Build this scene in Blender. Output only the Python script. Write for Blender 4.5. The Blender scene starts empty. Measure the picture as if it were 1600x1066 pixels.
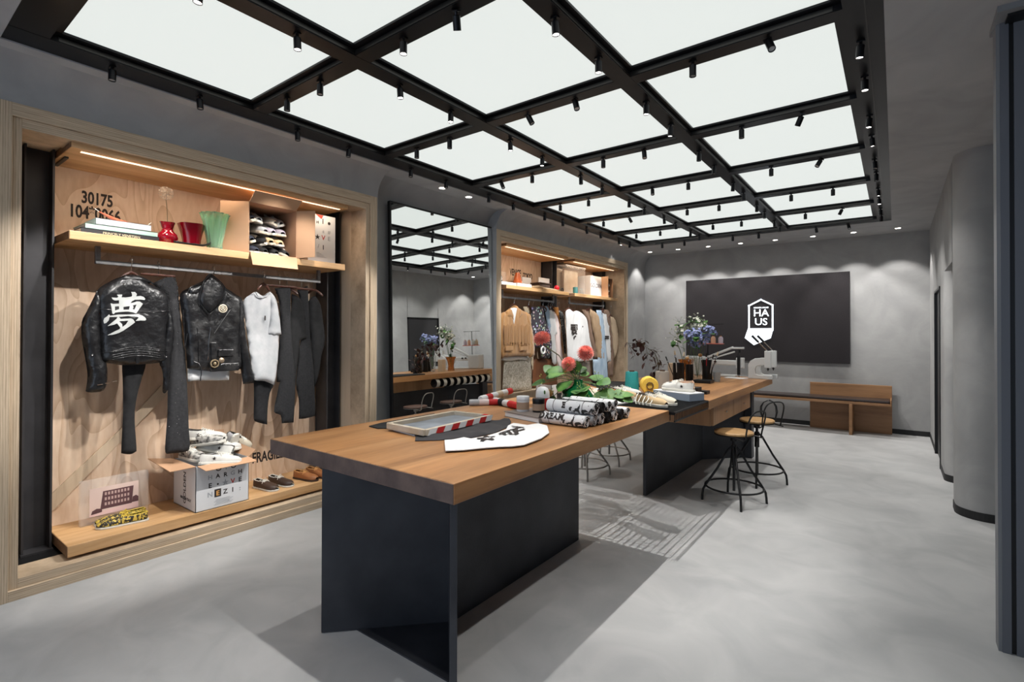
import bpy, bmesh, math, random
from mathutils import Vector, Matrix, noise, geometry
from math import sin, cos, pi, radians as R_
random.seed(7)
sc = bpy.context.scene
COL = sc.collection
# ---------------------------------------------------------------- camera, world, exposure, big lights
yaw, pit, rol = .64498, .0076085, .002288
F_ = Vector((-sin(yaw)*cos(pit), cos(yaw)*cos(pit), sin(pit)))
R0 = Vector((cos(yaw), sin(yaw), 0)); U0 = R0.cross(F_)
Rv = cos(rol)*R0 + sin(rol)*U0; Uv = -sin(rol)*R0 + cos(rol)*U0
cd = bpy.data.cameras.new('camera'); cam = bpy.data.objects.new('camera', cd); COL.objects.link(cam)
cam.matrix_world = Matrix(((Rv.x, Uv.x, -F_.x, 0), (Rv.y, Uv.y, -F_.y, 0), (Rv.z, Uv.z, -F_.z, 1.55), (0, 0, 0, 1)))
cd.sensor_width = 36; cd.lens = 796.6/1600*36; cd.shift_y = -(533-513.47)/1600; cd.clip_start = .05
sc.camera = cam
w = bpy.data.worlds.new('world'); sc.world = w; w.use_nodes = True
w.node_tree.nodes['Background'].inputs[0].default_value = (.62, .76, 1, 1)
w.node_tree.nodes['Background'].inputs[1].default_value = .35
sc.view_settings.view_transform = 'Standard'; sc.view_settings.look = 'None'
sc.view_settings.exposure = 0.0; sc.view_settings.gamma = 1
PANEL_E = .80        # light panels of the luminous ceiling
SPOT_W = 11          # each lit track spotlight
LAMPS = []
def lamp(kind, loc, energy, target=None, size=60, blend=.4, rad=.03, color=(1, .97, .93), sx=None, sy=None):
    l = bpy.data.lights.new('lamp', kind); l.energy = energy; l.color = color
    if kind == 'SPOT': l.spot_size = R_(size); l.spot_blend = blend; l.shadow_soft_size = rad
    if kind == 'AREA': l.shape = 'RECTANGLE'; l.size = sx; l.size_y = sy
    o = bpy.data.objects.new('lamp', l); COL.objects.link(o); o.location = loc
    if target is not None: o.rotation_euler = (Vector(target)-Vector(loc)).to_track_quat('-Z', 'Y').to_euler()
    return o
# daylight from the shop front behind the camera
lamp('AREA', (-1.8, -2.6, 1.7), 48, (-1.8, 3, 1.2), sx=4.5, sy=2.6, color=(.72, .84, 1))
# lit spotlights of the ceiling grid: (x, y, target, cone, power factor)
BX = [-3.67, -2.49, -1.34, -.145]; BY = [.62, 1.80, 2.95, 4.11, 5.26, 6.40, 7.52, 8.6]
for (x, y, t, c, k) in [
    (-3.67, 1.1, (-4.5, 1.2, 1.2), 62, 1.2), (-3.67, 2.3, (-4.5, 2.0, 1.0), 62, 1.2), (-2.49, 1.1, (-4.3, 1.0, 1.5), 40, 2.2), (-2.49, 2.25, (-4.3, 1.75, 1.4), 44, 2.6), (-2.49, 3.4, (-4.3, 2.5, 1.3), 40, 2.4),
    (-2.49, 2.6, (-4.4, 1.2, .5), 40, 1.8),
    (-3.67, 5.6, (-4.4, 5.7, 1.2), 62, 1.2), (-3.67, 6.75, (-4.4, 6.8, 1.2), 62, 1.2), (-3.67, 7.9, (-4.4, 8.0, 1.2), 62, 1.2), (-2.49, 4.8, (-4.3, 5.8, 1.6), 36, 2.2), (-2.49, 6.9, (-4.3, 7.6, 1.5), 40, 2.2),
    (-2.49, 1.45, (-2.2, 1.6, 0), 75, 1.3), (-1.34, 1.45, (-1.0, 1.3, 0), 80, 1.5), (-1.34, 2.6, (-1.5, 2.3, 0), 70, 1.3), (-.145, 1.45, (-.5, 1.2, 0), 85, 1.5), (-.145, 3.4, (-.3, 3.2, 0), 80, 1.4),
    (-1.34, 3.75, (-1.6, 3.8, 0), 62, 3.8), (-2.49, 3.75, (-2.4, 3.9, 0), 70, 1.2), (-1.34, 4.9, (-.9, 5.0, 0), 66, 1.2), (-.145, 4.9, (-.3, 5.2, 0), 80, 1.3), (-2.49, 5.6, (-2.2, 5.4, 0), 70, 1.2),
    (-1.34, 6.05, (-1.2, 6.2, 0), 75, 1.3), (-.145, 6.75, (-.2, 6.9, 0), 80, 1.3), (-1.34, 7.9, (-1.0, 7.9, 0), 80, 1.2), (-3.0, .62, (-3.2, .9, 0), 80, .5), (-3.67, 3.9, (-3.5, 3.9, 0), 80, 1.0), (-.6, .62, (-.7, .6, 0), 85, .9),
    (-1.34, 6.75, (.41, 7.6, 1.3), 60, 1.6), (-1.34, 8.2, (.41, 9.2, 1.4), 60, 1.6), (-1.34, 5.6, (.5, 6.0, 1.4), 55, .8), (-2.49, 7.8, (-2.6, 9.85, 1.5), 60, 1.3), (-.9, 8.2, (-.4, 9.85, 1.4), 60, 1.2)]:
    LAMPS.append((x, y)); lamp('SPOT', (x, y, 3.0), SPOT_W*k*(4.6 if t[2] == 0 else 6.6), t, c, .5, .004 if y == 3.75 else .018)
# recessed downlights washing the back wall, and the pair by the mirror
DOWN = [(-3.77+.543*i, 9.42) for i in range(8)]
for x, y in DOWN: lamp('SPOT', (x, y, 3.085), 44, (x, y+.12, 0), 92, .35, .02)
DOWN2 = [(-3.89, 3.92), (-3.905, 4.36), (-3.9, 8.35)]
for x, y in DOWN2: lamp('SPOT', (x, y, 3.085), 22 if y < 8 else 5, (x, y, 0), 90, .4, .02)
# ---------------------------------------------------------------- mesh builder
class MB:
    def __init__(s): s.v = []; s.f = []; s.m = []; s.cm = 0
    def add(s, vs, fs):
        o = len(s.v); s.v += [tuple(p) for p in vs]; s.f += [tuple(i+o for i in q) for q in fs]; s.m += [s.cm]*len(fs); return s
    def box(s, x0, x1, y0, y1, z0, z1):
        return s.add([(x, y, z) for x in (x0, x1) for y in (y0, y1) for z in (z0, z1)], [(0, 1, 3, 2), (4, 6, 7, 5), (0, 4, 5, 1), (2, 3, 7, 6), (0, 2, 6, 4), (1, 5, 7, 3)])
    def boxm(s, M, sx, sy, sz):
        vs = [M @ Vector((x*sx/2, y*sy/2, z*sz/2)) for x in (-1, 1) for y in (-1, 1) for z in (-1, 1)]
        return s.add(vs, [(0, 1, 3, 2), (4, 6, 7, 5), (0, 4, 5, 1), (2, 3, 7, 6), (0, 2, 6, 4), (1, 5, 7, 3)])
    def bar(s, a, b, w, h, up=(0, 0, 1)):
        a = Vector(a); b = Vector(b); d = (b-a); L = d.length; d.normalize(); u = Vector(up)
        if abs(d.dot(u)) > .98: u = Vector((1, 0, 0))
        sd = d.cross(u).normalized(); u = sd.cross(d)
        M = Matrix((sd, d, u)).transposed().to_4x4(); M.translation = (a+b)/2
        return s.boxm(M, w, L, h)
    def tube(s, pts, r, n=8, caps=True, closed=False):
        P = [Vector(p) for p in pts]; k = len(P); rs = r if isinstance(r, (list, tuple)) else [r]*k
        vs = []; pn = None
        for i, p in enumerate(P):
            if closed: d = P[(i+1) % k]-P[i-1]
            else: d = P[min(i+1, k-1)]-P[max(i-1, 0)]
            if d.length < 1e-9: d = Vector((0, 0, 1))
            d.normalize()
            if pn is None:
                a = Vector((0, 0, 1)) if abs(d.z) < .9 else Vector((1, 0, 0)); pn = d.cross(a).normalized()
            else:
                pn = (pn-d*pn.dot(d)); pn = pn.normalized() if pn.length > 1e-6 else d.orthogonal().normalized()
            b = d.cross(pn)
            vs += [p+(pn*cos(2*pi*j/n)+b*sin(2*pi*j/n))*rs[i] for j in range(n)]
        fs = []
        for i in range(k if closed else k-1):
            i2 = (i+1) % k
            for j in range(n): fs.append((i*n+j, i*n+(j+1) % n, i2*n+(j+1) % n, i2*n+j))
        if caps and not closed: fs += [tuple(range(n))[::-1], tuple((k-1)*n+j for j in range(n))]
        return s.add(vs, fs)
    def lathe(s, prof, c=(0, 0, 0), n=24, wob=None, M=None):
        vs = []
        for (r, z) in prof:
            for j in range(n):
                a = 2*pi*j/n; q = r*(1+(wob(a, z) if wob else 0)); p = Vector((q*cos(a), q*sin(a), z))
                if M: p = M @ p
                vs.append(p+Vector(c))
        fs = [(i*n+j, i*n+(j+1) % n, (i+1)*n+(j+1) % n, (i+1)*n+j) for i in range(len(prof)-1) for j in range(n)]
        if prof[0][0] > 1e-6: fs.append(tuple(range(n))[::-1])
        if prof[-1][0] > 1e-6: fs.append(tuple((len(prof)-1)*n+j for j in range(n)))
        return s.add(vs, fs)
    def sph(s, c, r, n=12, m=8, sc=(1, 1, 1)):
        vs = [(c[0]+r*sc[0]*sin(pi*i/m)*cos(2*pi*j/n), c[1]+r*sc[1]*sin(pi*i/m)*sin(2*pi*j/n), c[2]+r*sc[2]*cos(pi*i/m)) for i in range(m+1) for j in range(n)]
        return s.add(vs, [(i*n+j, (i+1)*n+j, (i+1)*n+(j+1) % n, i*n+(j+1) % n) for i in range(m) for j in range(n)])
    def prism(s, poly, z0, z1):
        n = len(poly); vs = [(x, y, z0) for x, y in poly]+[(x, y, z1) for x, y in poly]
        return s.add(vs, [tuple(range(n))[::-1], tuple(range(n, 2*n))]+[(i, (i+1) % n, n+(i+1) % n, n+i) for i in range(n)])
    def xprism(s, poly, x0, x1):       # polygon in the y-z plane
        n = len(poly); vs = [(x0, y, z) for y, z in poly]+[(x1, y, z) for y, z in poly]
        return s.add(vs, [tuple(range(n)), tuple(range(n, 2*n))[::-1]]+[(i, n+i, n+(i+1) % n, (i+1) % n) for i in range(n)])
    def quad(s, a, b, c, d): return s.add([a, b, c, d], [(0, 1, 2, 3)])
    def xf(s, M): s.v = [tuple(M @ Vector(p)) for p in s.v]; return s
    def build(s, name, mat, parent=None, smooth=False, bevel=0, world=True, weld=True, angle=40, solid=0, sub=0):
        me = bpy.data.meshes.new(name); off = Vector((0, 0, 0))
        if parent is not None and world:
            p = parent
            while p is not None: off += p.location; p = p.parent
        me.from_pydata([tuple(Vector(p)-off) for p in s.v], [], s.f)
        ms = mat if isinstance(mat, (list, tuple)) else [mat]
        for m in ms: me.materials.append(m)
        if len(ms) > 1: me.polygons.foreach_set('material_index', s.m)
        bm = bmesh.new(); bm.from_mesh(me)
        if weld: bmesh.ops.remove_doubles(bm, verts=bm.verts, dist=1e-5)
        bmesh.ops.recalc_face_normals(bm, faces=bm.faces); bm.to_mesh(me); bm.free()
        if smooth: me.polygons.foreach_set('use_smooth', [True]*len(me.polygons)); me.set_sharp_from_angle(angle=R_(angle))
        o = bpy.data.objects.new(name, me); COL.objects.link(o)
        if parent is not None: o.parent = parent
        if solid: md = o.modifiers.new('s', 'SOLIDIFY'); md.thickness = solid; md.offset = 0
        if sub: md = o.modifiers.new('u', 'SUBSURF'); md.levels = md.render_levels = sub
        if bevel: md = o.modifiers.new('b', 'BEVEL'); md.width = bevel; md.segments = 2; md.limit_method = 'ANGLE'; md.angle_limit = R_(35)
        return o
def tag(o, label=None, cat=None, group=None, kind=None):
    if label: o['label'] = label
    if cat: o['category'] = cat
    if group: o['group'] = group
    if kind: o['kind'] = kind
    return o
def thing(name, label, cat, loc=(0, 0, 0), rz=0, group=None):
    o = bpy.data.objects.new(name, None); COL.objects.link(o); o.empty_display_size = .05
    o.location = loc; o.rotation_euler = (0, 0, rz); return tag(o, label, cat, group)
def struct(mb, name, mat, **k): return tag(mb.build(name, mat, **k), kind='structure')
def kids(o): return [c for c in list(o.children)]
def dup(root, loc=None, rot=None, label=None, group=None, scale=None, mats=None):
    r = root.copy(); COL.objects.link(r)
    if loc is not None: r.location = loc
    if rot is not None: r.rotation_euler = rot
    if scale is not None: r.scale = scale
    if label: r['label'] = label
    if group: r['group'] = group
    for ch in kids(root):
        c = ch.copy(); COL.objects.link(c); c.parent = r
        if mats and ch.name.split('.')[0] in mats: c.data = c.data.copy(); c.data.materials[0] = mats[ch.name.split('.')[0]]
        for g in kids(ch):
            d = g.copy(); COL.objects.link(d); d.parent = c
    return r
def text_mb(s, size, thick=.001, align='LEFT', vec=False, bold=0, font=None):
    c = bpy.data.curves.new('t', 'FONT'); c.body = s; c.size = size; c.align_x = align; c.extrude = thick/2; c.offset = bold; c.resolution_u = 3
    o = bpy.data.objects.new('t', c); COL.objects.link(o); dg = bpy.context.evaluated_depsgraph_get()
    me = bpy.data.meshes.new_from_object(o.evaluated_get(dg)); mb = MB()
    mb.add([tuple(v.co) for v in me.vertices], [tuple(p.vertices) for p in me.polygons])
    bpy.data.objects.remove(o); bpy.data.curves.remove(c); bpy.data.meshes.remove(me); return mb
# frames to lay writing on: face +X (reads along +Y), face -Y (reads along +X)
FX = lambda x, y, z: Matrix(((0, 0, 1, x), (1, 0, 0, y), (0, 1, 0, z), (0, 0, 0, 1)))
FY = lambda x, y, z: Matrix(((1, 0, 0, x), (0, 0, -1, y), (0, 1, 0, z), (0, 0, 0, 1)))
# ---------------------------------------------------------------- materials
def _nt(name):
    m = bpy.data.materials.new(name); m.use_nodes = True; t = m.node_tree; return m, t, t.nodes['Principled BSDF']
def _c(c): return (c[0], c[1], c[2], 1)
def mat(name, col, rough=.6, metal=0, col2=None, scale=5, stretch=(1, 1, 1), contrast=(.35, .65), bump=0, bscale=60, spec=.5, alpha=1, trans=0, emit=0, detail=4, ior=1.45, coat=0, sheen=0, detail_d=0):
    m, t, p = _nt(name); N = t.nodes; L = t.links
    p.inputs['Base Color'].default_value = _c(col); p.inputs['Roughness'].default_value = rough; p.inputs['Metallic'].default_value = metal
    p.inputs['Specular IOR Level'].default_value = spec; p.inputs['Alpha'].default_value = alpha; p.inputs['Transmission Weight'].default_value = trans; p.inputs['IOR'].default_value = ior
    p.inputs['Coat Weight'].default_value = coat; p.inputs['Sheen Weight'].default_value = sheen
    if emit: p.inputs['Emission Color'].default_value = _c(col); p.inputs['Emission Strength'].default_value = emit
    if col2 or bump:
        tc = N.new('ShaderNodeTexCoord'); mp = N.new('ShaderNodeMapping'); mp.inputs['Scale'].default_value = stretch; L.new(tc.outputs['Object'], mp.inputs[0])
    if col2:
        n = N.new('ShaderNodeTexNoise'); n.inputs['Scale'].default_value = scale; n.inputs['Detail'].default_value = detail; n.inputs['Distortion'].default_value = detail_d; L.new(mp.outputs[0], n.inputs[0])
        r = N.new('ShaderNodeValToRGB'); r.color_ramp.elements[0].position = contrast[0]; r.color_ramp.elements[1].position = contrast[1]
        r.color_ramp.elements[0].color = _c(col); r.color_ramp.elements[1].color = _c(col2); L.new(n.outputs[0], r.inputs[0]); L.new(r.outputs[0], p.inputs['Base Color'])
    if bump:
        n2 = N.new('ShaderNodeTexNoise'); n2.inputs['Scale'].default_value = bscale; n2.inputs['Detail'].default_value = 3; L.new(mp.outputs[0], n2.inputs[0])
        b = N.new('ShaderNodeBump'); b.inputs['Strength'].default_value = bump; b.inputs['Distance'].default_value = .01; L.new(n2.outputs[0], b.inputs['Height']); L.new(b.outputs[0], p.inputs['Normal'])
    return m
def wood(name, c1, c2, c3, axis='Y', scale=9, rough=.5, fig=.6, planks=None):
    """grain bands running along `axis`"""
    m, t, p = _nt(name); N = t.nodes; L = t.links
    tc = N.new('ShaderNodeTexCoord'); mp = N.new('ShaderNodeMapping'); s = [1, 1, 1]; s['XYZ'.index(axis)] = .09; mp.inputs['Scale'].default_value = s; L.new(tc.outputs['Object'], mp.inputs[0])
    n = N.new('ShaderNodeTexNoise'); n.inputs['Scale'].default_value = scale; n.inputs['Detail'].default_value = 5; n.inputs['Distortion'].default_value = fig; L.new(mp.outputs[0], n.inputs[0])
    n2 = N.new('ShaderNodeTexNoise'); n2.inputs['Scale'].default_value = scale*9; n2.inputs['Detail'].default_value = 3; L.new(mp.outputs[0], n2.inputs[0])
    mx = N.new('ShaderNodeMath'); mx.operation = 'MULTIPLY_ADD'; mx.inputs[1].default_value = .3; L.new(n2.outputs[0], mx.inputs[0]); L.new(n.outputs[0], mx.inputs[2])
    r = N.new('ShaderNodeValToRGB'); e = r.color_ramp.elements; e[0].position = .45; e[0].color = _c(c1); e[1].position = .82; e[1].color = _c(c3); x = e.new(.62); x.color = _c(c2)
    L.new(mx.outputs[0], r.inputs[0]); L.new(r.outputs[0], p.inputs['Base Color'])
    if planks:   # long butt-jointed planks: colour steps between boards
        b = N.new('ShaderNodeTexBrick'); b.inputs['Scale'].default_value = 1; b.inputs['Mortar Size'].default_value = .0012; b.inputs['Brick Width'].default_value = planks[0]; b.inputs['Row Height'].default_value = planks[1]
        b.inputs['Color1'].default_value = (.86, .86, .86, 1); b.inputs['Color2'].default_value = (1.08, 1.05, 1.0, 1); b.inputs['Mortar'].default_value = (.72, .7, .68, 1)
        mp2 = N.new('ShaderNodeMapping'); mp2.inputs['Rotation'].default_value = (0, 0, R_(90)) if axis == 'Y' else (0, 0, 0); L.new(tc.outputs['Object'], mp2.inputs[0]); L.new(mp2.outputs[0], b.inputs[0])
        mm = N.new('ShaderNodeMixRGB'); mm.blend_type = 'MULTIPLY'; mm.inputs[0].default_value = 1; L.new(r.outputs[0], mm.inputs[1]); L.new(b.outputs[0], mm.inputs[2]); L.new(mm.outputs[0], p.inputs['Base Color'])
    p.inputs['Roughness'].default_value = rough
    bp = N.new('ShaderNodeBump'); bp.inputs['Strength'].default_value = .15; bp.inputs['Distance'].default_value = .003; L.new(n2.outputs[0], bp.inputs['Height']); L.new(bp.outputs[0], p.inputs['Normal'])
    return m
def plyfig(name):
    """pine plywood face: cathedral contour lines running up the panel"""
    m, t, p = _nt(name); N = t.nodes; L = t.links
    tc = N.new('ShaderNodeTexCoord'); mp = N.new('ShaderNodeMapping'); mp.inputs['Scale'].default_value = (1, 1, .28); L.new(tc.outputs['Object'], mp.inputs[0])
    n = N.new('ShaderNodeTexNoise'); n.inputs['Scale'].default_value = 2.6; n.inputs['Detail'].default_value = 1.5; n.inputs['Distortion'].default_value = .5; L.new(mp.outputs[0], n.inputs[0])
    a = N.new('ShaderNodeMath'); a.operation = 'MULTIPLY'; a.inputs[1].default_value = 13; L.new(n.outputs[0], a.inputs[0])
    b = N.new('ShaderNodeMath'); b.operation = 'FRACT'; L.new(a.outputs[0], b.inputs[0])
    r = N.new('ShaderNodeValToRGB'); e = r.color_ramp.elements; e[0].position = 0; e[0].color = (.70, .52, .37, 1); e[1].position = 1; e[1].color = (.47, .30, .18, 1); x = e.new(.6); x.color = (.66, .48, .335, 1); x = e.new(.9); x.color = (.53, .35, .22, 1)
    L.new(b.outputs[0], r.inputs[0])
    n2 = N.new('ShaderNodeTexNoise'); n2.inputs['Scale'].default_value = 40; L.new(mp.outputs[0], n2.inputs[0])
    mm = N.new('ShaderNodeMixRGB'); mm.blend_type = 'MIX'; mm.inputs[0].default_value = .36; mm.inputs[2].default_value = (.68, .50, .37, 1); L.new(r.outputs[0], mm.inputs[1])
    m3 = N.new('ShaderNodeMixRGB'); m3.blend_type = 'SOFT_LIGHT'; m3.inputs[0].default_value = .35; L.new(mm.outputs[0], m3.inputs[1]); L.new(n2.outputs[0], m3.inputs[2]); L.new(m3.outputs[0], p.inputs['Base Color'])
    p.inputs['Roughness'].default_value = .62; return m
def plyedge(name, axis, dark=1):
    """laminated plywood edge: thin plies stacked along `axis`"""
    m, t, p = _nt(name); N = t.nodes; L = t.links
    tc = N.new('ShaderNodeTexCoord'); sx = N.new('ShaderNodeSeparateXYZ'); L.new(tc.outputs['Object'], sx.inputs[0])
    mp = N.new('ShaderNodeMapping'); s = [1.2, 1.2, 1.2]; s['XYZ'.index(axis)] = 60; mp.inputs['Scale'].default_value = s; L.new(tc.outputs['Object'], mp.inputs[0])
    n = N.new('ShaderNodeTexNoise'); n.inputs['Scale'].default_value = 3; n.inputs['Detail'].default_value = 6; n.inputs['Roughness'].default_value = .7; L.new(mp.outputs[0], n.inputs[0])
    w_ = N.new('ShaderNodeMath'); w_.operation = 'MULTIPLY'; w_.inputs[1].default_value = 2*pi/.0115; L.new(sx.outputs['XYZ'.index(axis)], w_.inputs[0])
    s_ = N.new('ShaderNodeMath'); s_.operation = 'SINE'; L.new(w_.outputs[0], s_.inputs[0])
    a = N.new('ShaderNodeMath'); a.operation = 'MULTIPLY_ADD'; a.inputs[1].default_value = .07; L.new(s_.outputs[0], a.inputs[0]); L.new(n.outputs[0], a.inputs[2])
    r = N.new('ShaderNodeValToRGB'); e = r.color_ramp.elements; e[0].position = .3; e[0].color = (.34*dark, .25*dark, .165*dark, 1); e[1].position = .68; e[1].color = (.66*dark, .52*dark, .37*dark, 1)
    L.new(a.outputs[0], r.inputs[0]); L.new(r.outputs[0], p.inputs['Base Color']); p.inputs['Roughness'].default_value = .55; return m
def solidish(name, c, **k): return mat(name, c, **k)
M = {}
M['floor'] = mat('polished_concrete', (.37, .374, .378), .5, col2=(.47, .47, .47), scale=2.6, contrast=(.3, .7), detail=12, detail_d=1.1, bump=.04, bscale=30, spec=.35)
M['plaster'] = mat('grey_plaster', (.275, .275, .278), .85, col2=(.35, .35, .348), scale=2.4, contrast=(.25, .75), detail=10, detail_d=1.4, bump=.12, bscale=25, spec=.2)
M['ceil'] = mat('ceiling_plaster', (.33, .33, .336), .9, col2=(.42, .42, .424), scale=1.7, contrast=(.3, .7), detail=8, detail_d=1.5, bump=.08, bscale=20, spec=.2)
M['plyY'] = plyedge('plywood_edge_upright', 'Y'); M['plyZ'] = plyedge('plywood_edge_level', 'Z')
M['plyface'] = wood('plywood_side_face', (.42, .31, .21), (.56, .43, .30), (.64, .50, .36), 'Z', 5, .6)
M['plyfig'] = plyfig('pine_plywood_panel')
M['oak'] = wood('oak_shelf', (.40, .215, .085), (.52, .30, .13), (.62, .38, .19), 'Y', 10, .5)
M['oakend'] = mat('oak_end_grain', (.13, .07, .035), .7, col2=(.24, .14, .08), scale=30, contrast=(.3, .7))
M['table'] = wood('oak_table_top', (.24, .11, .04), (.37, .18, .07), (.46, .245, .105), 'Y', 8, .38, planks=(1.5, .16))
M['tableend'] = mat('table_end_grain', (.075, .05, .045), .6, col2=(.17, .115, .095), scale=9, contrast=(.3, .7), detail=8, bump=.2, bscale=50)
M['bench'] = wood('bench_wood', (.20, .10, .045), (.28, .145, .065), (.34, .18, .085), 'X', 9, .5)
M['drawer'] = wood('drawer_wood', (.25, .13, .06), (.33, .18, .085), (.40, .225, .11), 'Z', 9, .45)
M['steel'] = mat('blackened_steel', (.026, .028, .034), .5, .35, col2=(.062, .065, .075), scale=2.5, contrast=(.3, .7), detail=8, bump=.05, bscale=80)
M['hsteel'] = mat('rolled_steel_column', (.032, .031, .034), .5, .4, col2=(.055, .053, .057), scale=4, contrast=(.3, .7), detail=8)
M['black'] = mat('black_powder_coat', (.012, .012, .013), .4, .3); M['grid'] = mat('black_track_steel', (.01, .01, .012), .35, .6)
M['gridlit'] = mat('grey_steel_lit_strip', (.05, .048, .046), .3, .8)
M['rod'] = mat('brushed_steel_tube', (.22, .22, .225), .35, .9, col2=(.32, .31, .31), scale=25, contrast=(.3, .7)); M['chrome'] = mat('chrome', (.75, .75, .75), .15, 1)
M['base'] = mat('black_baseboard', (.012, .012, .013), .6)
M['mirror'] = mat('mirror_glass', (.9, .92, .91), .0, 1); M['panelwall'] = mat('charcoal_felt_panel', (.019, .017, .019), .8, col2=(.026, .023, .025), scale=90, contrast=(.3, .7), spec=.2)
M['lightpanel'] = mat('luminous_panel', (.12, .125, .12), .6); _p = M['lightpanel'].node_tree.nodes['Principled BSDF']; _p.inputs['Emission Color'].default_value = (.95, 1, .965, 1); _p.inputs['Emission Strength'].default_value = PANEL_E; M['led'] = mat('warm_led_strip', (1, .78, .55), .5, emit=1.6)
M['lens'] = mat('lit_lens', (1, .95, .88), .4, emit=14); M['lensdim'] = mat('shaded_lens', (.5, .5, .5), .2, .3); M['down'] = mat('downlight_disc', (1, .95, .88), .4, emit=5)
M['sign'] = mat('white_neon_sign', (.86, .93, 1), .5, emit=1.7)
M['leather'] = mat('black_leather', (.005, .005, .006), .3, col2=(.012, .012, .013), scale=14, contrast=(.35, .7), bump=.9, bscale=18, spec=.55)
M['leather2'] = mat('worn_black_leather', (.006, .006, .007), .34, col2=(.035, .034, .034), scale=9, contrast=(.5, .75), bump=.9, bscale=15, spec=.55)
M['blkcloth'] = mat('black_denim', (.006, .006, .007), .9, col2=(.012, .012, .014), scale=40, contrast=(.3, .7), bump=.1, bscale=200); M['blktee'] = mat('black_jersey', (.009, .009, .010), .9, col2=(.015, .015, .016), scale=20, bump=.15, bscale=12)
M['char'] = mat('charcoal_denim', (.012, .012, .014), .9, col2=(.022, .022, .024), scale=60, contrast=(.3, .7))
M['white'] = mat('white_cotton', (.70, .70, .70), .85, bump=.3, bscale=9); M['paper'] = mat('white_paper', (.72, .72, .72), .7); M['tee'] = mat('pale_grey_jersey', (.40, .41, .425), .85, col2=(.48, .48, .49), scale=12, bump=.4, bscale=9)
M['kanji'] = mat('silver_grey_print', (.40, .41, .40), .6); M['stencil'] = mat('black_stencil_ink', (.03, .022, .02), .8)
M['card'] = mat('brown_cardboard', (.42, .245, .14), .8, col2=(.47, .28, .165), scale=3); M['cardin'] = mat('cardboard_inside', (.36, .20, .115), .85); M['boxwhite'] = mat('white_box_card', (.66, .66, .67), .6)
M['hang'] = mat('dark_red_hanger_wood', (.055, .018, .011), .4, col2=(.09, .03, .018), scale=30); M['red'] = mat('red_glass', (.26, .003, .012), .08, trans=.25, coat=.6); M['redcloth'] = mat('red_cloth', (.5, .02, .02), .7)
M['grnglass'] = mat('pale_green_glass', (.55, .85, .62), .05, trans=.8, ior=1.4); M['dkgreen'] = mat('dark_green_glass', (.01, .20, .06), .05, trans=.55, ior=1.4); M['glass'] = mat('clear_glass', (.93, .95, .94), .03, trans=.95, ior=1.3)
M['amber'] = mat('amber_glass', (.75, .38, .14), .05, trans=.8, ior=1.35); M['acrylic'] = mat('clear_acrylic', (.9, .9, .9), .06, alpha=.12)
M['suede'] = mat('tan_suede', (.30, .145, .045), .9, col2=(.42, .225, .085), scale=7, stretch=(1, 3, .5), contrast=(.3, .7), sheen=.4); M['rub'] = mat('white_rubber', (.62, .60, .54), .6); M['lace'] = mat('white_laces', (.7, .68, .62), .8)
M['leaf'] = mat('green_leaf', (.035, .12, .022), .5, col2=(.10, .22, .045), scale=12); M['leafd'] = mat('dark_red_leaf', (.045, .02, .02), .5, col2=(.09, .04, .035), scale=12); M['stem'] = mat('plant_stem', (.10, .08, .04), .6); M['gstem'] = mat('green_stem', (.09, .17, .05), .6)
M['dahlia'] = mat('coral_petals', (.95, .33, .27), .7, col2=(1, .5, .42), scale=30)
# ================================================================ SETTING
struct(MB().box(-8, 4, -3, 10.2, -.1, 0), 'floor', M['floor'])
# ceiling: a slab with the opening for the luminous grid
GX0, GX1, GY0, GY1 = -3.78, -.04, .515, 8.72
c = MB()
for b in ((-8, 4, -3, GY0), (-8, 4, GY1, 10.2), (-8, GX0, GY0, GY1), (GX1, 4, GY0, GY1)): c.box(b[0], b[1], b[2], b[3], 3.10, 3.3)
struct(c, 'ceiling', M['ceil'])
struct(MB().box(GX0-.05, GX1+.05, GY0-.05, GY1+.05, 3.3, 3.34), 'trim_1', M['black'])
def cove_wall(name, X, y0, y1, cut=None, r=.24, back=.4):
    """left wall segment, coved into the ceiling; `cut` = (ya, yb, ztop) opening"""
    m = MB(); arc = [(X, 0)] + [(X+r*(1-cos(a)), 3.11-r+r*sin(a)) for a in [pi/2*i/12 for i in range(13)]]+[(X-back, 3.11), (X-back, 0)]
    def seg(ya, yb, prof):
        n = len(prof); vs = [(x, ya, z) for x, z in prof]+[(x, yb, z) for x, z in prof]
        m.add(vs, [tuple(range(n)), tuple(range(n, 2*n))[::-1]]+[(i, n+i, n+(i+1) % n, (i+1) % n) for i in range(n)])
    if cut:
        ya, yb, zt = cut; seg(y0, ya, arc); seg(yb, y1, arc); seg(ya, yb, [(X, zt)]+arc[1:-1]+[(X-back, zt)])
    else: seg(y0, y1, arc)
    return struct(m, name, M['plaster'], smooth=True, angle=30)
XW = -4.05
cove_wall('wall_left', XW, -3, 3.19, (.53, 3.185, 2.868))
cove_wall('wall_left_mirror', -4.2, 3.19, 5.05, back=.25)
cove_wall('wall_left_far', XW, 5.05, 9.85, (5.052, 9.03, 2.868))
for nm, a, b in (('baseboard_left', -3, .53), ('baseboard_left_far', 9.04, 9.84)): struct(MB().box(XW, XW+.006, a, b, 0, .07), nm, M['base'])
struct(MB().box(-4.2, -4.194, 3.2, 5.04, 0, .07), 'baseboard_mirror', M['base'])
struct(MB().box(-4.6, .8, 9.85, 10.1, 0, 3.11), 'wall_back', M['plaster'])
struct(MB().box(-4.04, .41, 9.842, 9.85, 0, .075), 'baseboard_back', M['base'])
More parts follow.
